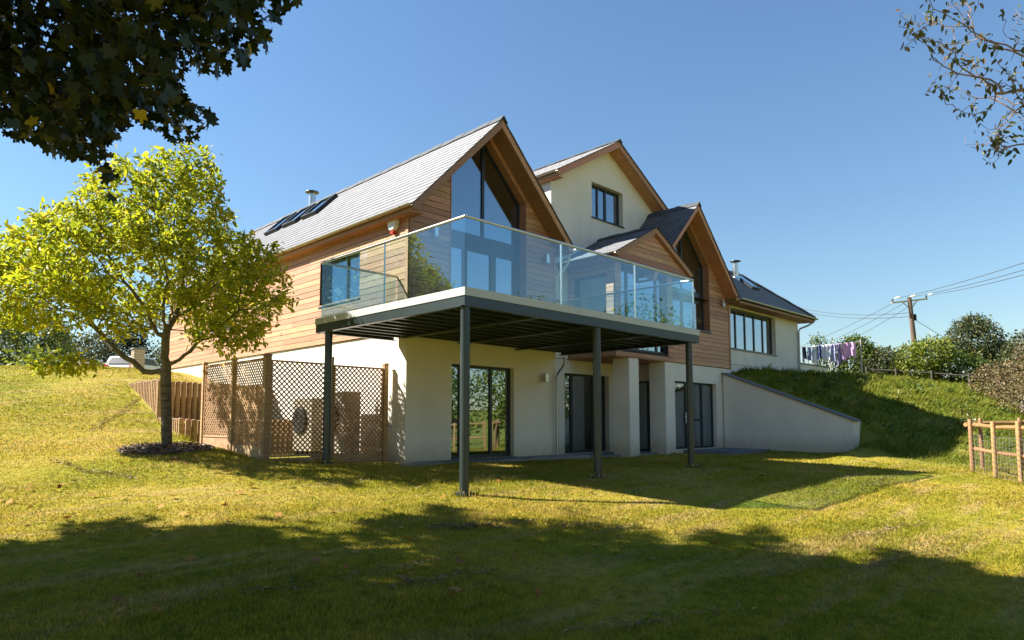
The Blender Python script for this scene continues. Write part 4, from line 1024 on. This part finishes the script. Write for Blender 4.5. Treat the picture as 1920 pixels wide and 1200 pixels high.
x, y, w = to_px(P[sel]); near_ = (w > 1) & (x > -350) & (x < 700) & (y > -350) & (y < 500)
for sub, nL, tpl, lo, hi in ((sel[near_], 34, MAPLE, .095, .155), (sel[~near_], 46, CARD, .22, .33)):
    base = np.repeat(P[sub], nL, 0) + rng.normal(0, .17 if tpl is MAPLE else .24, (len(sub) * nL, 3)); base = base[keep_off_view(base, 40) & shade_ok(base)]
    dv = rng.normal(0, .6, (len(base), 3)) + np.array([0, 0, -.75])
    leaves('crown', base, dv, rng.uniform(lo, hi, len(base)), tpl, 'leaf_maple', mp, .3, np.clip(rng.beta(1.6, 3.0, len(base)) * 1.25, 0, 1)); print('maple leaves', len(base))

# the thin browning branches at top right, from a tree standing right of the view
BX, BY = 1.6, -9.6; BZ = h1(BX, BY)
bt = empty('birch_tree', (BX, BY, BZ), 'sparse browning tree with thin twigs reaching in at top right', 'tree')
tw = [(1760, -60), (1700, 20), (1668, 95), (1745, 60), (1760, 110), (1790, 150), (1745, 175), (1800, 200), (1830, 120), (1860, 60), (1900, 30), (1880, 150), (1850, 170), (1910, 170), (1950, 90), (1835, 285), (1870, 260), (1900, 230), (1940, 200), (1880, 300), (1830, 240), (1990, 260), (1800, 30), (1840, -20), (1930, 250), (1850, 290), (1890, 275), (1720, 60), (1780, 100), (1820, 170), (1860, 120), (1770, 40), (1905, 110), (1880, 185)]
att = np.array([unpx(x + rng.normal(0, 14), y + rng.normal(0, 12), 5.2 + rng.normal(0, .4)) for x, y in tw for _ in range(7)])
att = np.concatenate([att, ball(160, (1.2, -8.6, 6.0), (1.8, 1.8, 2.4), .1)])
ok = ~((lambda x, y, w: (w > .3) & (x < 1660) & (x > -50) & (y > -50) & (y < 1250))(*to_px(att))); att = att[ok]
P, par = colonize([(BX - .03 * i, BY + .02 * i, BZ - .1 + .25 * i) for i in range(12)], att, .075, .09, jit=.2, iters=220, trop=(0, 0, .0))
wd, rr_, kids = wood_mesh('trunk', P, par, .0018, 2.6, 'twig', bt, rmax=.040, k=5)
sel = np.where((rr_ < .0042) & (np.arange(len(P)) > 12))[0]; sel = sel[rng.random(len(sel)) < .75]; nL = 2
base = np.repeat(P[sel], nL, 0) + rng.normal(0, .022, (len(sel) * nL, 3)); x, y, w = to_px(base); base = base[~((w > .3) & (x < 1685) & (x > 0) & (y > -30) & (y < 1200))]
leaves('crown', base, rng.normal(0, .5, (len(base), 3)) + np.array([0, 0, -.6]), rng.uniform(.035, .07, len(base)), OV, 'leaf_birch', bt, .3)

def shrub(name, label, lobes, mat, n, size, base, cat='shrub', group=None, tpl=CARD, flat=.35, stems=7, stem_mat='bark_dark', shell=.55):
    o = empty(name, base, label, cat, group); b = np.array(base, float)
    ps = np.concatenate([ball(int(n * f), c, r_, shell) for c, r_, f in lobes]); cc = np.concatenate([np.repeat(np.array([c], float), int(n * f), 0) for c, r_, f in lobes])
    ps = ps + rng.normal(0, size * .8, ps.shape); ps[:, 2] = np.maximum(ps[:, 2], b[2] + .02)
    out = (ps - cc); out /= np.linalg.norm(out, axis=1, keepdims=True) + 1e-9
    leaves('crown', ps, out * .6 + rng.normal(0, .7, ps.shape) + np.array([0, 0, -.15]), rng.uniform(size * .7, size * 1.3, len(ps)), tpl, mat, o, flat)
    mb = MB()
    for i in range(stems):
        c, r_, f = lobes[i % len(lobes)]; t = np.array(c) + rng.normal(0, .25, 3) * np.array(r_); s0 = b + np.array([rng.normal(0, .12), rng.normal(0, .12), -.1]); m_ = (s0 + t) / 2 + rng.normal(0, .08, 3)
        mb.tube([tuple(s0), tuple(m_), tuple(t)], [.045, .03, .012], 5)
    mb.build('trunk', stem_mat, o, True)
    return o
def std_tree(name, label, base, height, lobes, mat, n, size, r0=.15, cat='tree', group=None, bark='bark_dark', natt=170, D=.3, flat=.4, tpl=CARD):
    o = empty(name, base, label, cat, group); b = np.array(base, float)
    at_ = np.concatenate([ball(int(natt * f), c, r_, .1) for c, r_, f in lobes])
    P, par = colonize([b + np.array([.01 * i, 0, -.2 + D * i]) for i in range(max(3, int(height * .28 / D)))], at_, D, D * 1.5, jit=.15, iters=60)
    wood_mesh('trunk', P, par, .012, 2.3, bark, o, rmax=r0, k=6)
    ps = np.concatenate([ball(int(n * f), c, r_, .3) for c, r_, f in lobes]); ps += rng.normal(0, size, ps.shape)
    leaves('crown', ps, rng.normal(0, 1, ps.shape) + np.array([0, 0, -.2]), rng.uniform(size * .7, size * 1.3, len(ps)), tpl, mat, o, flat)
    return o
# hedge line on the bank, right
G = 'hedge plants beyond the bank'
g_ = lambda x, y: h1(x, y)
shrub('hedge_shrub', 'wispy shrub just beyond the washing line, rising above the garden wall', [((31.0, 6.0, 4.2), (.7, .7, 1.2), .6), ((30.6, 6.6, 4.9), (.4, .4, .9), .4)], 'leaf_hedge', 1500, .13, (31, 6, g_(31, 6)), group=G, shell=.2)
shrub('hedge_shrub', 'feathery green hedge shrub behind the pink washing', [((32.0, 5.0, 4.3), (1.1, 1.0, 1.15), .6), ((32.1, 5.2, 5.1), (.8, .7, .6), .25), ((32.4, 4.3, 4.1), (.9, .9, .9), .3)], 'leaf_hedge', 4600, .14, (32, 5, g_(32, 5)), group=G)
shrub('hedge_shrub', 'brown-tinged low hedge shrub right of the washing', [((32.0, 3.7, 3.9), (1.0, 1.0, 1.0), .7), ((31.6, 4.3, 3.7), (.8, .8, .7), .3)], 'leaf_olive', 4000, .13, (32, 3.7, g_(32, 3.7)), group=G)
shrub('hedge_shrub', 'bright green hedge shrub below the utility pole', [((32.2, 2.3, 4.0), (1.2, 1.0, 1.15), .5), ((32.2, 1.6, 4.4), (.9, .9, .85), .35), ((32.2, 2.9, 3.6), (.8, .8, .7), .25)], 'leaf_lime', 5000, .15, (32.2, 2.2, g_(32.2, 2.2)), group=G)
shrub('hedge_shrub', 'dark hedge shrub between the bright shrub and the round tree', [((33.2, .8, 3.6), (1.1, 1.1, 1.0), .6), ((33.6, .2, 3.4), (1.0, 1.0, .8), .4)], 'leaf_hedge', 4000, .14, (33.3, .6, g_(33.3, .6)), group=G)
shrub('hedge_shrub', 'low brown undergrowth at the foot of the round tree', [((33.0, -1.2, 3.1), (1.4, 1.2, .9), .5), ((31.5, -1.6, 2.7), (1.3, 1.0, .7), .5)], 'leaf_brown', 3600, .13, (32.5, -1.4, g_(32.5, -1.4)), group=G)
std_tree('field_tree', 'round-topped olive green tree right of the utility pole', (46.8, 2.5, 3.9), 4.6, [((46.9, 2.6, 6.5), (1.7, 1.7, 1.5), .55), ((46.2, 3.6, 5.9), (1.0, 1.0, .8), .2), ((47.3, 1.6, 5.7), (1.1, 1.1, .9), .25), ((46.8, 2.6, 7.5), (.9, .9, .7), .2)], 'leaf_olive', 7500, .16, .14)
shrub('field_tree', 'dark wide tree filling the gap right of the round tree', [((46.0, -.6, 5.3), (1.6, 1.5, 1.5), .7), ((46.5, .6, 4.7), (1.2, 1.2, 1.0), .3)], 'leaf_olive', 4500, .18, (46, -.6, g_(46, -.6)), cat='tree')
shrub('bramble_bush', 'tall brown bramble thicket at the right edge', [((23.5, -3.6, 3.2), (.8, .8, .9), .3), ((23.0, -4.2, 2.4), (1.2, 1.2, 1.1), .35), ((23.9, -3.0, 2.3), (1.0, .9, .9), .25), ((22.4, -4.4, 1.7), (.9, .9, .7), .2), ((24.2, -4.0, 3.6), (.5, .5, .7), .1)], 'leaf_brown', 6500, .085, (23.2, -3.7, g_(23.2, -3.7)), stems=26, stem_mat='twig', shell=.2)
shrub('bramble_bush', 'low brown bramble clump on top of the bank', [((25.8, -2.2, 2.6), (1.3, 1.1, .8), 1.0)], 'leaf_brown', 3200, .09, (25.8, -2.2, g_(25.8, -2.2)), stems=14, stem_mat='twig', shell=.2)
shrub('bramble_bush', 'pale straggling bramble spilling down the bank', [((21.3, -3.7, 1.75), (1.0, .9, .75), 1.0)], 'leaf_brown', 2200, .08, (21.3, -3.7, g_(21.3, -3.7)), stems=18, stem_mat='greywood', shell=.1)
# left background
G = 'planting behind the lawn'
shrub('hedge_shrub', 'big clipped rounded bush at the left edge', [((-.8, 29.0, 4.5), (1.9, 1.5, 1.75), .7), ((-2.2, 29.3, 4.4), (1.6, 1.4, 1.6), .4)], 'leaf_hedge', 9000, .12, (-.9, 29.1, g_(-.9, 29.1)), group=G, shell=.75)
shrub('leafy_plant', 'broad-leaved vegetable plant in front of the rounded bush', [((-.9, 24.3, 3.35), (.95, .5, .42), 1.0)], 'leaf_lime', 260, .26, (-.9, 24.3, g_(-.9, 24.3)), cat='plant', group=G, stems=8, tpl=OV)
for i, (x, y, z1, s_, lab) in enumerate([(2.2, 52, 9.4, 1.7, 'dark conifer behind the rounded bush at far left'), (4.6, 51, 8.2, 1.5, 'dark conifer behind the lime tree, left of the paddock rail'), (9.0, 49, 8.5, 1.8, 'dark tree behind the paddock rail')]):
    b0 = g_(x, y); std_tree('conifer_tree', lab, (x, y, b0), z1 - b0, [((x, y, b0 + (z1 - b0) * .45), (s_, s_, (z1 - b0) * .42), .6), ((x, y, b0 + (z1 - b0) * .78), (s_ * .55, s_ * .55, (z1 - b0) * .25), .4)], 'leaf_dark', 3600, .2, .16, group=G, natt=90, D=.4)
for x, y, z1, s_, lab in [(6.3, 47.5, 7.4, 1.7, 'grey-green tree behind the paddock rail'), (11.5, 45.5, 7.2, 1.9, 'olive tree seen through the lime tree')]:
    b0 = g_(x, y); std_tree('field_tree', lab, (x, y, b0), z1 - b0, [((x, y, b0 + (z1 - b0) * .6), (s_, s_, (z1 - b0) * .42), 1.0)], 'leaf_olive', 3600, .19, .14, group=G, natt=90, D=.4)
# trees behind the camera, seen mirrored in the windows
G = 'trees along the far boundary'
for x, y, hh_, s_, mt, lab in [(15.5, -13.5, 7.5, 2.6, 'leaf_hedge', 'boundary tree mirrored in the left ground floor window'), (20.5, -11.0, 7.0, 2.5, 'leaf_lime', 'yellow-green boundary tree mirrored in the sliding door'), (26.0, -9.5, 6.5, 2.5, 'leaf_olive', 'olive boundary tree mirrored in the wing window'), (10.5, -16.5, 8.0, 2.7, 'leaf_brown', 'brown boundary tree mirrored in the balcony glass')]:
    b0 = g_(x, y); std_tree('boundary_tree', lab, (x, y, b0), hh_, [((x, y, b0 + hh_ * .5), (s_, s_, hh_ * .45), .8), ((x + .8, y + .8, b0 + hh_ * .3), (s_, s_, hh_ * .28), .4)], mt, 5200, .2, .2, group=G, natt=90, D=.45)

# ------------------------------------------------------------------ fences
def round_bar(name, p, q, r, mat, parent, sag=0.0):
    p, q = Vector(p), Vector(q); pts = [p.lerp(q, i / 5) + Vector((0, 0, -sag * math.sin(math.pi * i / 5) + random.uniform(-.006, .006))) for i in range(6)]
    return MB().tube(pts, [r * random.uniform(.92, 1.06) for _ in pts], 8).build(name, mat, parent, True)
def post_rail(name, pts, label, mat='fence', ph=1.17, rails=((1.05, .044), (.52, .041)), mesh=True, pr=.043, group=None):
    o = empty(name, (pts[0][0], pts[0][1], h1(*pts[0])), label, 'fence', group)
    for x, y in pts:
        z = h1(x, y); MB().tube([(x, y, z - .2), (x, y, z + ph - .01), (x, y, z + ph)], [pr, pr * .95, pr * .8], 9).build('post', mat, o, True)
    for (x0, y0), (x1, y1) in zip(pts, pts[1:]):
        z0, z1 = h1(x0, y0), h1(x1, y1); dx, dy = x1 - x0, y1 - y0; L = math.hypot(dx, dy); ox, oy = dy / L * (pr + .03), -dx / L * (pr + .03)
        ox, oy = -ox, -oy
        for zr_, r_ in rails: round_bar('rail', (x0 + ox - dx / L * .06, y0 + oy - dy / L * .06, z0 + zr_), (x1 + ox + dx / L * .05, y1 + oy + dy / L * .05, z1 + zr_), r_, mat, o)
        if mesh:
            m = MB(); k_ = 9
            for i in range(k_):
                zz = .05 + .80 * i / (k_ - 1); m.bar((x0 - ox * .7, y0 - oy * .7, z0 + zz), (x1 - ox * .7, y1 - oy * .7, z1 + zz), .004, .004)
            nn = max(3, int(L / .15))
            for i in range(1, nn):
                t = i / nn; xx, yy, zz = x0 + dx * t - ox * .7, y0 + dy * t - oy * .7, z0 + (z1 - z0) * t; m.bar((xx, yy, zz + .04), (xx, yy, zz + .86), .004, .004)
            w_ = m.build('wire_mesh', 'wire', o); w_['kind'] = 'stuff'
    return o
post_rail('rail_fence', [(11.55, -3.90), (10.52, -4.50), (9.45, -5.08), (8.35, -5.7), (7.2, -6.4), (6.0, -7.1), (4.8, -7.8)], 'new round-timber post and rail fence with stock netting at the right edge')
post_rail('rail_fence', [(11.85, -3.85), (12.15, -3.98), (12.9, -4.6), (13.7, -5.4), (14.5, -6.2), (15.4, -7.2)], 'second round-timber fence running back behind the front fence corner', rails=((1.05, .05),), mesh=True)
post_rail('paddock_rail', [(2.2, 43.2), (3.2, 42.2), (4.1, 41.3), (5.0, 40.4), (5.9, 39.5), (6.9, 38.5)], 'grey post and rail fence behind the lawn, left of the house', 'greywood', 1.35, ((1.2, .06), (.75, .06), (.3, .06)), False, .06)
post_rail('wire_fence', [(30.6, 4.2), (30.8, 2.9), (31.0, 1.4), (31.1, -.1), (29.6, -1.5)], 'weathered low fence along the top of the bank', 'bark_dark', .62, ((.5, .03),), False, .045)
# brick pier at the end of the side passage
bp = empty('brick_pier', (1.95, 22.2, 2.9), 'square pale brick pier at the far end of the house', 'pier')
for i in range(13):
    z0 = 2.7 + i * .1; MB().box(1.75 + .004 * (i % 2), 2.15 - .003 * (i % 2), 22.0, 22.4, z0, z0 + .09).build('brick_course', 'beige', bp)
MB().box(1.71, 2.19, 21.96, 22.44, 4.0, 4.06).build('cap', 'coping', bp)
# parked car glimpsed under the tree
CX, CY = 6.05, 36.6; cy_ = h1(CX, CY); car = empty('parked_car', (CX, CY, cy_), 'white car parked beyond the lawn, seen from behind beside the brick pier', 'car')
def cpt(r_, t, z_): return (CX + cr[0] * r_ + cv[0] * t, CY + cr[1] * r_ + cv[1] * t, cy_ + z_)
prof = [(-2.0, .35), (-2.02, .72), (-1.92, .95), (-1.55, 1.42), (-.9, 1.50), (.3, 1.46), (.95, 1.02), (1.9, .90), (2.0, .40)]
MB().prism([cpt(-.82, t, z_) for t, z_ in prof], [cpt(.82, t, z_) for t, z_ in prof]).build('body', 'white', car, bevel=.06)
MB().prism([cpt(-.66, -1.945, .98), cpt(.66, -1.945, .98), cpt(.58, -1.64, 1.35), cpt(-.58, -1.64, 1.35)], [cpt(-.66, -1.90, .98), cpt(.66, -1.90, .98), cpt(.58, -1.60, 1.35), cpt(-.58, -1.60, 1.35)]).build('rear_window', 'frame', car)
for sg in (-1, 1):
    MB().prism([cpt(sg * .835, t, z_) for t, z_ in ((-1.5, 1.0), (-1.3, 1.38), (.2, 1.38), (.75, 1.02))], [cpt(sg * .80, t, z_) for t, z_ in ((-1.5, 1.0), (-1.3, 1.38), (.2, 1.38), (.75, 1.02))]).build('side_window', 'frame', car)
    MB().prism([cpt(sg * .80, -2.03, .72), cpt(sg * .62, -2.03, .72), cpt(sg * .62, -1.97, .92), cpt(sg * .80, -1.97, .92)], [cpt(sg * .80, -1.99, .72), cpt(sg * .62, -1.99, .72), cpt(sg * .62, -1.93, .92), cpt(sg * .80, -1.93, .92)]).build('tail_light', 'red', car)
    for t in (-1.25, 1.25): MB().tube([cpt(sg * .68, t, .31), cpt(sg * .86, t, .31)], .31, 16).build('wheel', 'fan', car, True)

# ------------------------------------------------------------------ washing line and utility pole
LA, LB = Vector((26.6, 6.2, 4.74)), Vector((29.0, 3.9, 5.06))
ln = empty('washing_line', (26.6, 6.2, g_(26.6, 6.2)), 'washing line with timber prop beyond the garden wall', 'washing line')
MB().tube([LA, LA.lerp(LB, .5) - Vector((0, 0, .03)), LB], .012, 6).build('line', 'white', ln)
MB().tube([(26.6, 6.2, g_(26.6, 6.2) - .2), LA + Vector((0, 0, .1))], .04, 8).build('post', 'greywood', ln); MB().tube([(29.0, 3.9, g_(29, 3.9) - .2), LB + Vector((0, 0, .1))], .04, 8).build('post', 'greywood', ln)
MB().tube([(28.3, 5.2, g_(28.3, 5.2)), LA.lerp(LB, .62) + Vector((0, 0, .04))], .02, 6).build('prop', 'greywood', ln)
GC = [('navy shorts hung at the left end of the washing line', (.03, .035, .06), .12, .18, .70), ('pale blue vest beside the navy shorts on the line', (.34, .42, .55), .20, .27, .80), ('white towel near the left end of the washing line', (.70, .70, .72), .28, .34, .95), ('dark blue socks and shirt between the white clothes', (.10, .13, .25), .35, .40, .72),
      ('white shirt in the middle of the washing line', (.74, .72, .78), .41, .54, .85), ('lavender shirt right of the white shirt', (.45, .42, .62), .55, .64, 1.0), ('mauve top left of the pink sheet', (.42, .30, .52), .65, .70, .95), ('pink sheet folded over the right end of the washing line', (.66, .36, .58), .71, .93, .78)]
for i, (lab, cc, a, b, hh_) in enumerate(GC):
    m, nt, bs, o_ = new_mat('cloth_' + lab.split()[1] + str(i)); nn = noise(nt, pos(nt), 4.0, 4.0); rm = ramp(nt, nn.outputs[0], [(.3, tuple(x * .85 for x in cc)), (.7, cc)]); lk(nt, rm.outputs[0], bs.inputs['Base Color']); bs.inputs['Roughness'].default_value = .9
    mb = MB(); nu, nv = 9, 7; dirn = (LB - LA).normalized(); sd = Vector((dirn.y, -dirn.x, 0))
    for s2 in (0, 1):
        for iu in range(nu):
            for iv in range(nv):
                u, v = iu / (nu - 1), iv / (nv - 1); taper = 1 - .22 * v * math.sin(i * 1.7 + 1)
                p = LA.lerp(LB, a + (b - a) * (.5 + (u - .5) * taper)) + Vector((0, 0, .01 - v * hh_ * (1 + .16 * math.sin(u * 6 + i * 1.9)))) + sd * (.13 * v * math.sin(u * 8 + i * 2.1) + .05 * math.sin(u * 17 + v * 3 + i) + (.012 if s2 else -.012) + .03 * v * (1 if s2 else -1))
                mb.v.append(tuple(p))
    for s2 in (0, 1):
        k0 = s2 * nu * nv
        for iu in range(nu - 1):
            for iv in range(nv - 1): q = k0 + iu * nv + iv; mb.f.append((q, q + nv, q + nv + 1, q + 1))
    for iu in range(nu - 1): q = iu * nv; mb.f.append((q, q + nv, q + nv + nu * nv, q + nu * nv))
    tag(mb.build('washing', m, None, True), lab, 'washing', 'clothes on the washing line')
up_ = empty('utility_pole', (61.3, 9.8, g_(61.3, 9.8)), 'brown timber utility pole with crossarm and overhead cables', 'utility pole')
MB().tube([(61.55, 9.6, g_(61.3, 9.8) - .5), (61.32, 9.8, 8.0), (61.14, 9.98, 12.3)], [.24, .22, .17], 10).build('pole_shaft', 'pole', up_, True)
A_, B_ = Vector((60.0, 11.1, 11.78)), Vector((62.3, 8.85, 12.14))
MB().bar(A_, B_, .12, .13).build('crossarm', 'greywood', up_)
for t in (.28, .72): MB().bar(A_.lerp(B_, t), (61.2, 9.9, 11.2), .06, .06).build('brace', 'greywood', up_)
MB().box(61.35, 61.62, 9.6, 9.8, 10.2, 10.75).build('fuse_box', 'fan', up_)
for t in (.02, .46, .97):
    c_ = A_.lerp(B_, t); MB().tube([c_ + Vector((0, 0, .05)), c_ + Vector((0, 0, .3))], [.05, .09], 8).build('insulator', 'cable', up_, True)
def cable(p, q, sag, r=.022, n=14): 
    p, q = Vector(p), Vector(q); MB().tube([p.lerp(q, i / n) - Vector((0, 0, sag * 4 * (i / n) * (1 - i / n))) for i in range(n + 1)], r, 5).build('cable', 'cable', up_, True)
for t, e_ in ((.02, (25.5, -11.5, 9.6)), (.46, (25.6, -11.4, 9.05)), (.97, (26.4, -10.6, 8.75))):
    c_ = A_.lerp(B_, t) + Vector((0, 0, .32)); e_ = Vector(e_); cable(c_, e_, .5); d_ = (e_ - c_).normalized(); MB().tube([c_ + d_ * .7, c_ + d_ * 2.0], .07, 8).build('strain_insulator', 'ceramic', up_, True)
for t, e_ in ((.02, (73.0, 27.5, 9.2)), (.40, (75, 26.5, 9.0)), (.75, (77, 25.0, 8.9))):
    cable(A_.lerp(B_, t) + Vector((0, 0, -.05)), e_, .35)
for z_, e_ in ((10.9, (86, 29.5, 16.6)), (10.55, (86, 29.5, 16.2))): cable((61.2, 9.9, z_), e_, .5, .03)
cable((61.3, 9.85, 10.4), (65.5, 6.2, 7.2), .05)

# ------------------------------------------------------------------ grass, thatch, fallen leaves
def lawn_mask(x, y):
    ok = np.ones(len(x), bool)
    ok &= ~((x > 1.25) & (x < 6.95) & (y > 3.18)); ok &= ~((x > 6.85) & (x < 15.2) & (y > 3.9)); ok &= ~((x > 12.45) & (x < 15.2) & (y > 2.25) & (y < 4))
    ok &= ~((x > 1.8) & (x < 22) & (y > 3.95)); ok &= ~((x > -.95) & (x < 1.9) & (y > 4.5) & (y < 13.2)); ok &= ~((x > 15.05) & (x < 15.55) & (y > -.36) & (y < 4))
    ok &= ~(np.hypot(x - TX, y - TY) < .78)
    return ok
def blades(name, n, dmin, dmax, a0, a1, mat, hscale=1.0, wscale=1.0, label=''):
    d = np.exp(rng.uniform(math.log(dmin), math.log(dmax), n)); a = np.radians(rng.uniform(a0, a1, n))      # angle to the right of the view
    x = CAM[0] + d * (cv[0] * np.cos(a) + cr[0] * np.sin(a)); y = CAM[1] + d * (cv[1] * np.cos(a) + cr[1] * np.sin(a))
    k_ = lawn_mask(x, y); x, y, d = x[k_], y[k_], d[k_]; n = len(x); z = H(x, y)
    bank = sstep(x - .25 * y, 13.9, 15.0) * ((x > 15.3) | (y < -.5))
    patch = .75 + .35 * np.sin(x * .9 + 1.3 * np.sin(y * .7)) * np.sin(y * 1.1 + x * .3)
    tuft = np.clip(np.sin(x * 3.1 + 2 * np.sin(y * 2.3)) * np.sin(y * 3.7 + 1.5 * np.sin(x * 1.9)), 0, 1)
    h = (rng.uniform(.016, .040, n) * patch * (1 + .02 * d) + bank * (rng.uniform(.02, .10, n) + tuft * rng.uniform(0, .26, n))) * hscale
    w = (.0028 + .00050 * d) * rng.uniform(.7, 1.4, n) * wscale * (1 + .3 * bank); t = rng.uniform(0, 2 * np.pi, n)
    lean = rng.normal(0, .55, (n, 2)) * h[:, None] + bank[:, None] * h[:, None] * np.array([-.3, -.6])
    sx, sy = np.cos(t) * w, np.sin(t) * w
    V = np.stack([np.c_[x - sx, y - sy, z - .006], np.c_[x + sx, y + sy, z - .006], np.c_[x + lean[:, 0], y + lean[:, 1], z + h]], 1)
    o = np_mesh(name, V.reshape(-1, 3), np.arange(3 * n).reshape(-1, 3), mat, None, rng.random(n)); tag(o, label, kind='stuff'); return o
blades('grass', 620000, 3.6, 42.0, -40, 40, 'blade', label='short mown grass blades covering lawn and bank')
# dry clippings raked up in lines and clumps
lines = [((-3.9, 6.0), (-3.3, 3.6), 80), ((-2.9, 5.9), (-1.4, 2.8), 70), ((-1.6, -1.3), (-1.0, -1.7), 120), ((-.7, -1.75), (.1, -2.6), 60), ((-4.6, -2.2), (-2.6, -2.5), 40), ((-3.3, -2.9), (-2.3, -3.0), 50), ((-1.9, -2.6), (.3, -4.6), 30), ((-2.9, -4.4), (-1.6, -4.9), 30), ((1.6, -4.6), (3.4, -4.9), 50), ((-.4, 1.0), (2.0, -1.2), 40), ((5.2, -1.0), (8.8, 1.6), 50), ((-1.0, 11.5), (-2.6, 9.3), 90), ((6.0, -3.4), (9.0, -3.0), 40), ((-.5, -4.7), (2.2, -5.6), 60)]
px_, py_, ps_ = [], [], []
for (a, b), (c, d), n in lines:
    m_ = n * 7; t = rng.random(m_); g = np.sin(t * 37 + a) * .5 + .6; kx = a + (c - a) * t; ky = b + (d - b) * t
    px_ += list(kx + rng.normal(0, .05, m_) * g + .05 * np.sin(t * 9)); py_ += list(ky + rng.normal(0, .05, m_) * g + .05 * np.sin(t * 11)); ps_ += list(rng.uniform(.02, .07, m_))
for i in range(150):
    cx, cy = rng.uniform(-6, 12), rng.uniform(-6, 9); m_ = int(rng.integers(8, 40)); s_ = rng.uniform(.02, .09)
    px_ += list(cx + rng.normal(0, s_ * 1.5, m_)); py_ += list(cy + rng.normal(0, s_, m_)); ps_ += list(rng.uniform(.015, .05, m_))
px_, py_, ps_ = map(np.array, (px_, py_, ps_)); k_ = lawn_mask(px_, py_); px_, py_, ps_ = px_[k_], py_[k_], ps_[k_]; n = len(px_)
th = leaves('dry_clippings', np.c_[px_, py_, H(px_, py_) + rng.uniform(.01, .05, n)], np.c_[rng.normal(0, 1, (n, 2)), rng.normal(0, .35, n)], ps_, (np.array([[0, 0, 0], [-.09, .5, .05], [0, 1, 0], [.09, .5, .05]]), [(0, 1, 2, 3)]), 'thatch', None, .4)
tag(th, 'brown dry clippings lying in clumps and lines on the lawn', kind='stuff')
n = 130; px_ = np.r_[rng.uniform(-6.0, -1.5, 90), rng.uniform(-4, 8, 40)]; py_ = np.r_[rng.uniform(-3.5, 5.0, 90), rng.uniform(-6, 1.5, 40)]; k_ = lawn_mask(px_, py_); px_, py_ = px_[k_], py_[k_]; n = len(px_)
fl = leaves('fallen_leaves', np.c_[px_, py_, H(px_, py_) + .045], np.c_[rng.normal(0, 1, (n, 2)), rng.normal(0, .25, n)], rng.uniform(.05, .13, n), MAPLE, 'fallen', None, .75)
tag(fl, 'scattered orange fallen leaves on the lawn', kind='stuff')
# taller tufts at the foot of posts, walls and fences
tp = [(.1, .1), (3.24, .1), (6.42, .1), (.1, 4.05), (15.0, -.5), (14.2, -.2), (-.9, 8.3), (-.9, 8.0), (-.5, 4.3), (.3, 4.3), (9.6, 3.6), (11.4, 3.6), (11.5, -3.9), (10.5, -4.5), (9.4, -5.1), (12.4, -4.2), (13.3, -4.9)]
X_, Y_ = np.concatenate([[x] * 90 for x, y in tp]) * 1.0, np.concatenate([[y] * 90 for x, y in tp]) * 1.0; n = len(X_)
X_, Y_ = X_ + rng.normal(0, .14, n), Y_ + rng.normal(0, .14, n); k_ = lawn_mask(X_, Y_); X_, Y_ = X_[k_], Y_[k_]; n = len(X_)
hh_ = rng.uniform(.05, .16, n); t = rng.uniform(0, 6.28, n); w_ = .008; Z_ = H(X_, Y_); ln_ = rng.normal(0, .4, (n, 2)) * hh_[:, None]
V = np.stack([np.c_[X_ - np.cos(t) * w_, Y_ - np.sin(t) * w_, Z_ - .01], np.c_[X_ + np.cos(t) * w_, Y_ + np.sin(t) * w_, Z_ - .01], np.c_[X_ + ln_[:, 0], Y_ + ln_[:, 1], Z_ + hh_]], 1)
tag(np_mesh('grass_tufts', V.reshape(-1, 3), np.arange(3 * n).reshape(-1, 3), 'blade', None, rng.random(n)), 'taller grass tufts around posts and wall feet', kind='stuff')

wx, wy = rng.uniform(15.6, 24, 70), rng.uniform(-4.5, 3.6, 70); wp, wd_ = [], []
for a, b in zip(wx, wy):
    m_ = int(rng.integers(12, 34)); r_ = rng.uniform(.06, .22); px_, py_ = a + rng.normal(0, r_, m_), b + rng.normal(0, r_, m_)
    wp.append(np.c_[px_, py_, H(px_, py_) + rng.uniform(.03, .16, m_)]); wd_.append(np.c_[rng.normal(0, .8, (m_, 2)), rng.uniform(.2, 1.2, m_)])
wp, wd_ = np.concatenate(wp), np.concatenate(wd_); k_ = lawn_mask(wp[:, 0], wp[:, 1]); wp, wd_ = wp[k_], wd_[k_]
tag(leaves('bank_weeds', wp, wd_, rng.uniform(.05, .17, len(wp)), OV, 'leaf_hedge', None, .4), 'broad-leaved weeds growing through the bank grass', kind='stuff')
fx, fy = rng.normal(17.6, .35, 60), rng.normal(-2.6, .3, 60)
tag(leaves('white_flowers', np.c_[fx, fy, H(fx, fy) + rng.uniform(.12, .24, 60)], rng.normal(0, 1, (60, 3)), rng.uniform(.03, .06, 60), CARD, 'white', None, .6), 'cluster of white flower heads on the grass bank', kind='stuff')
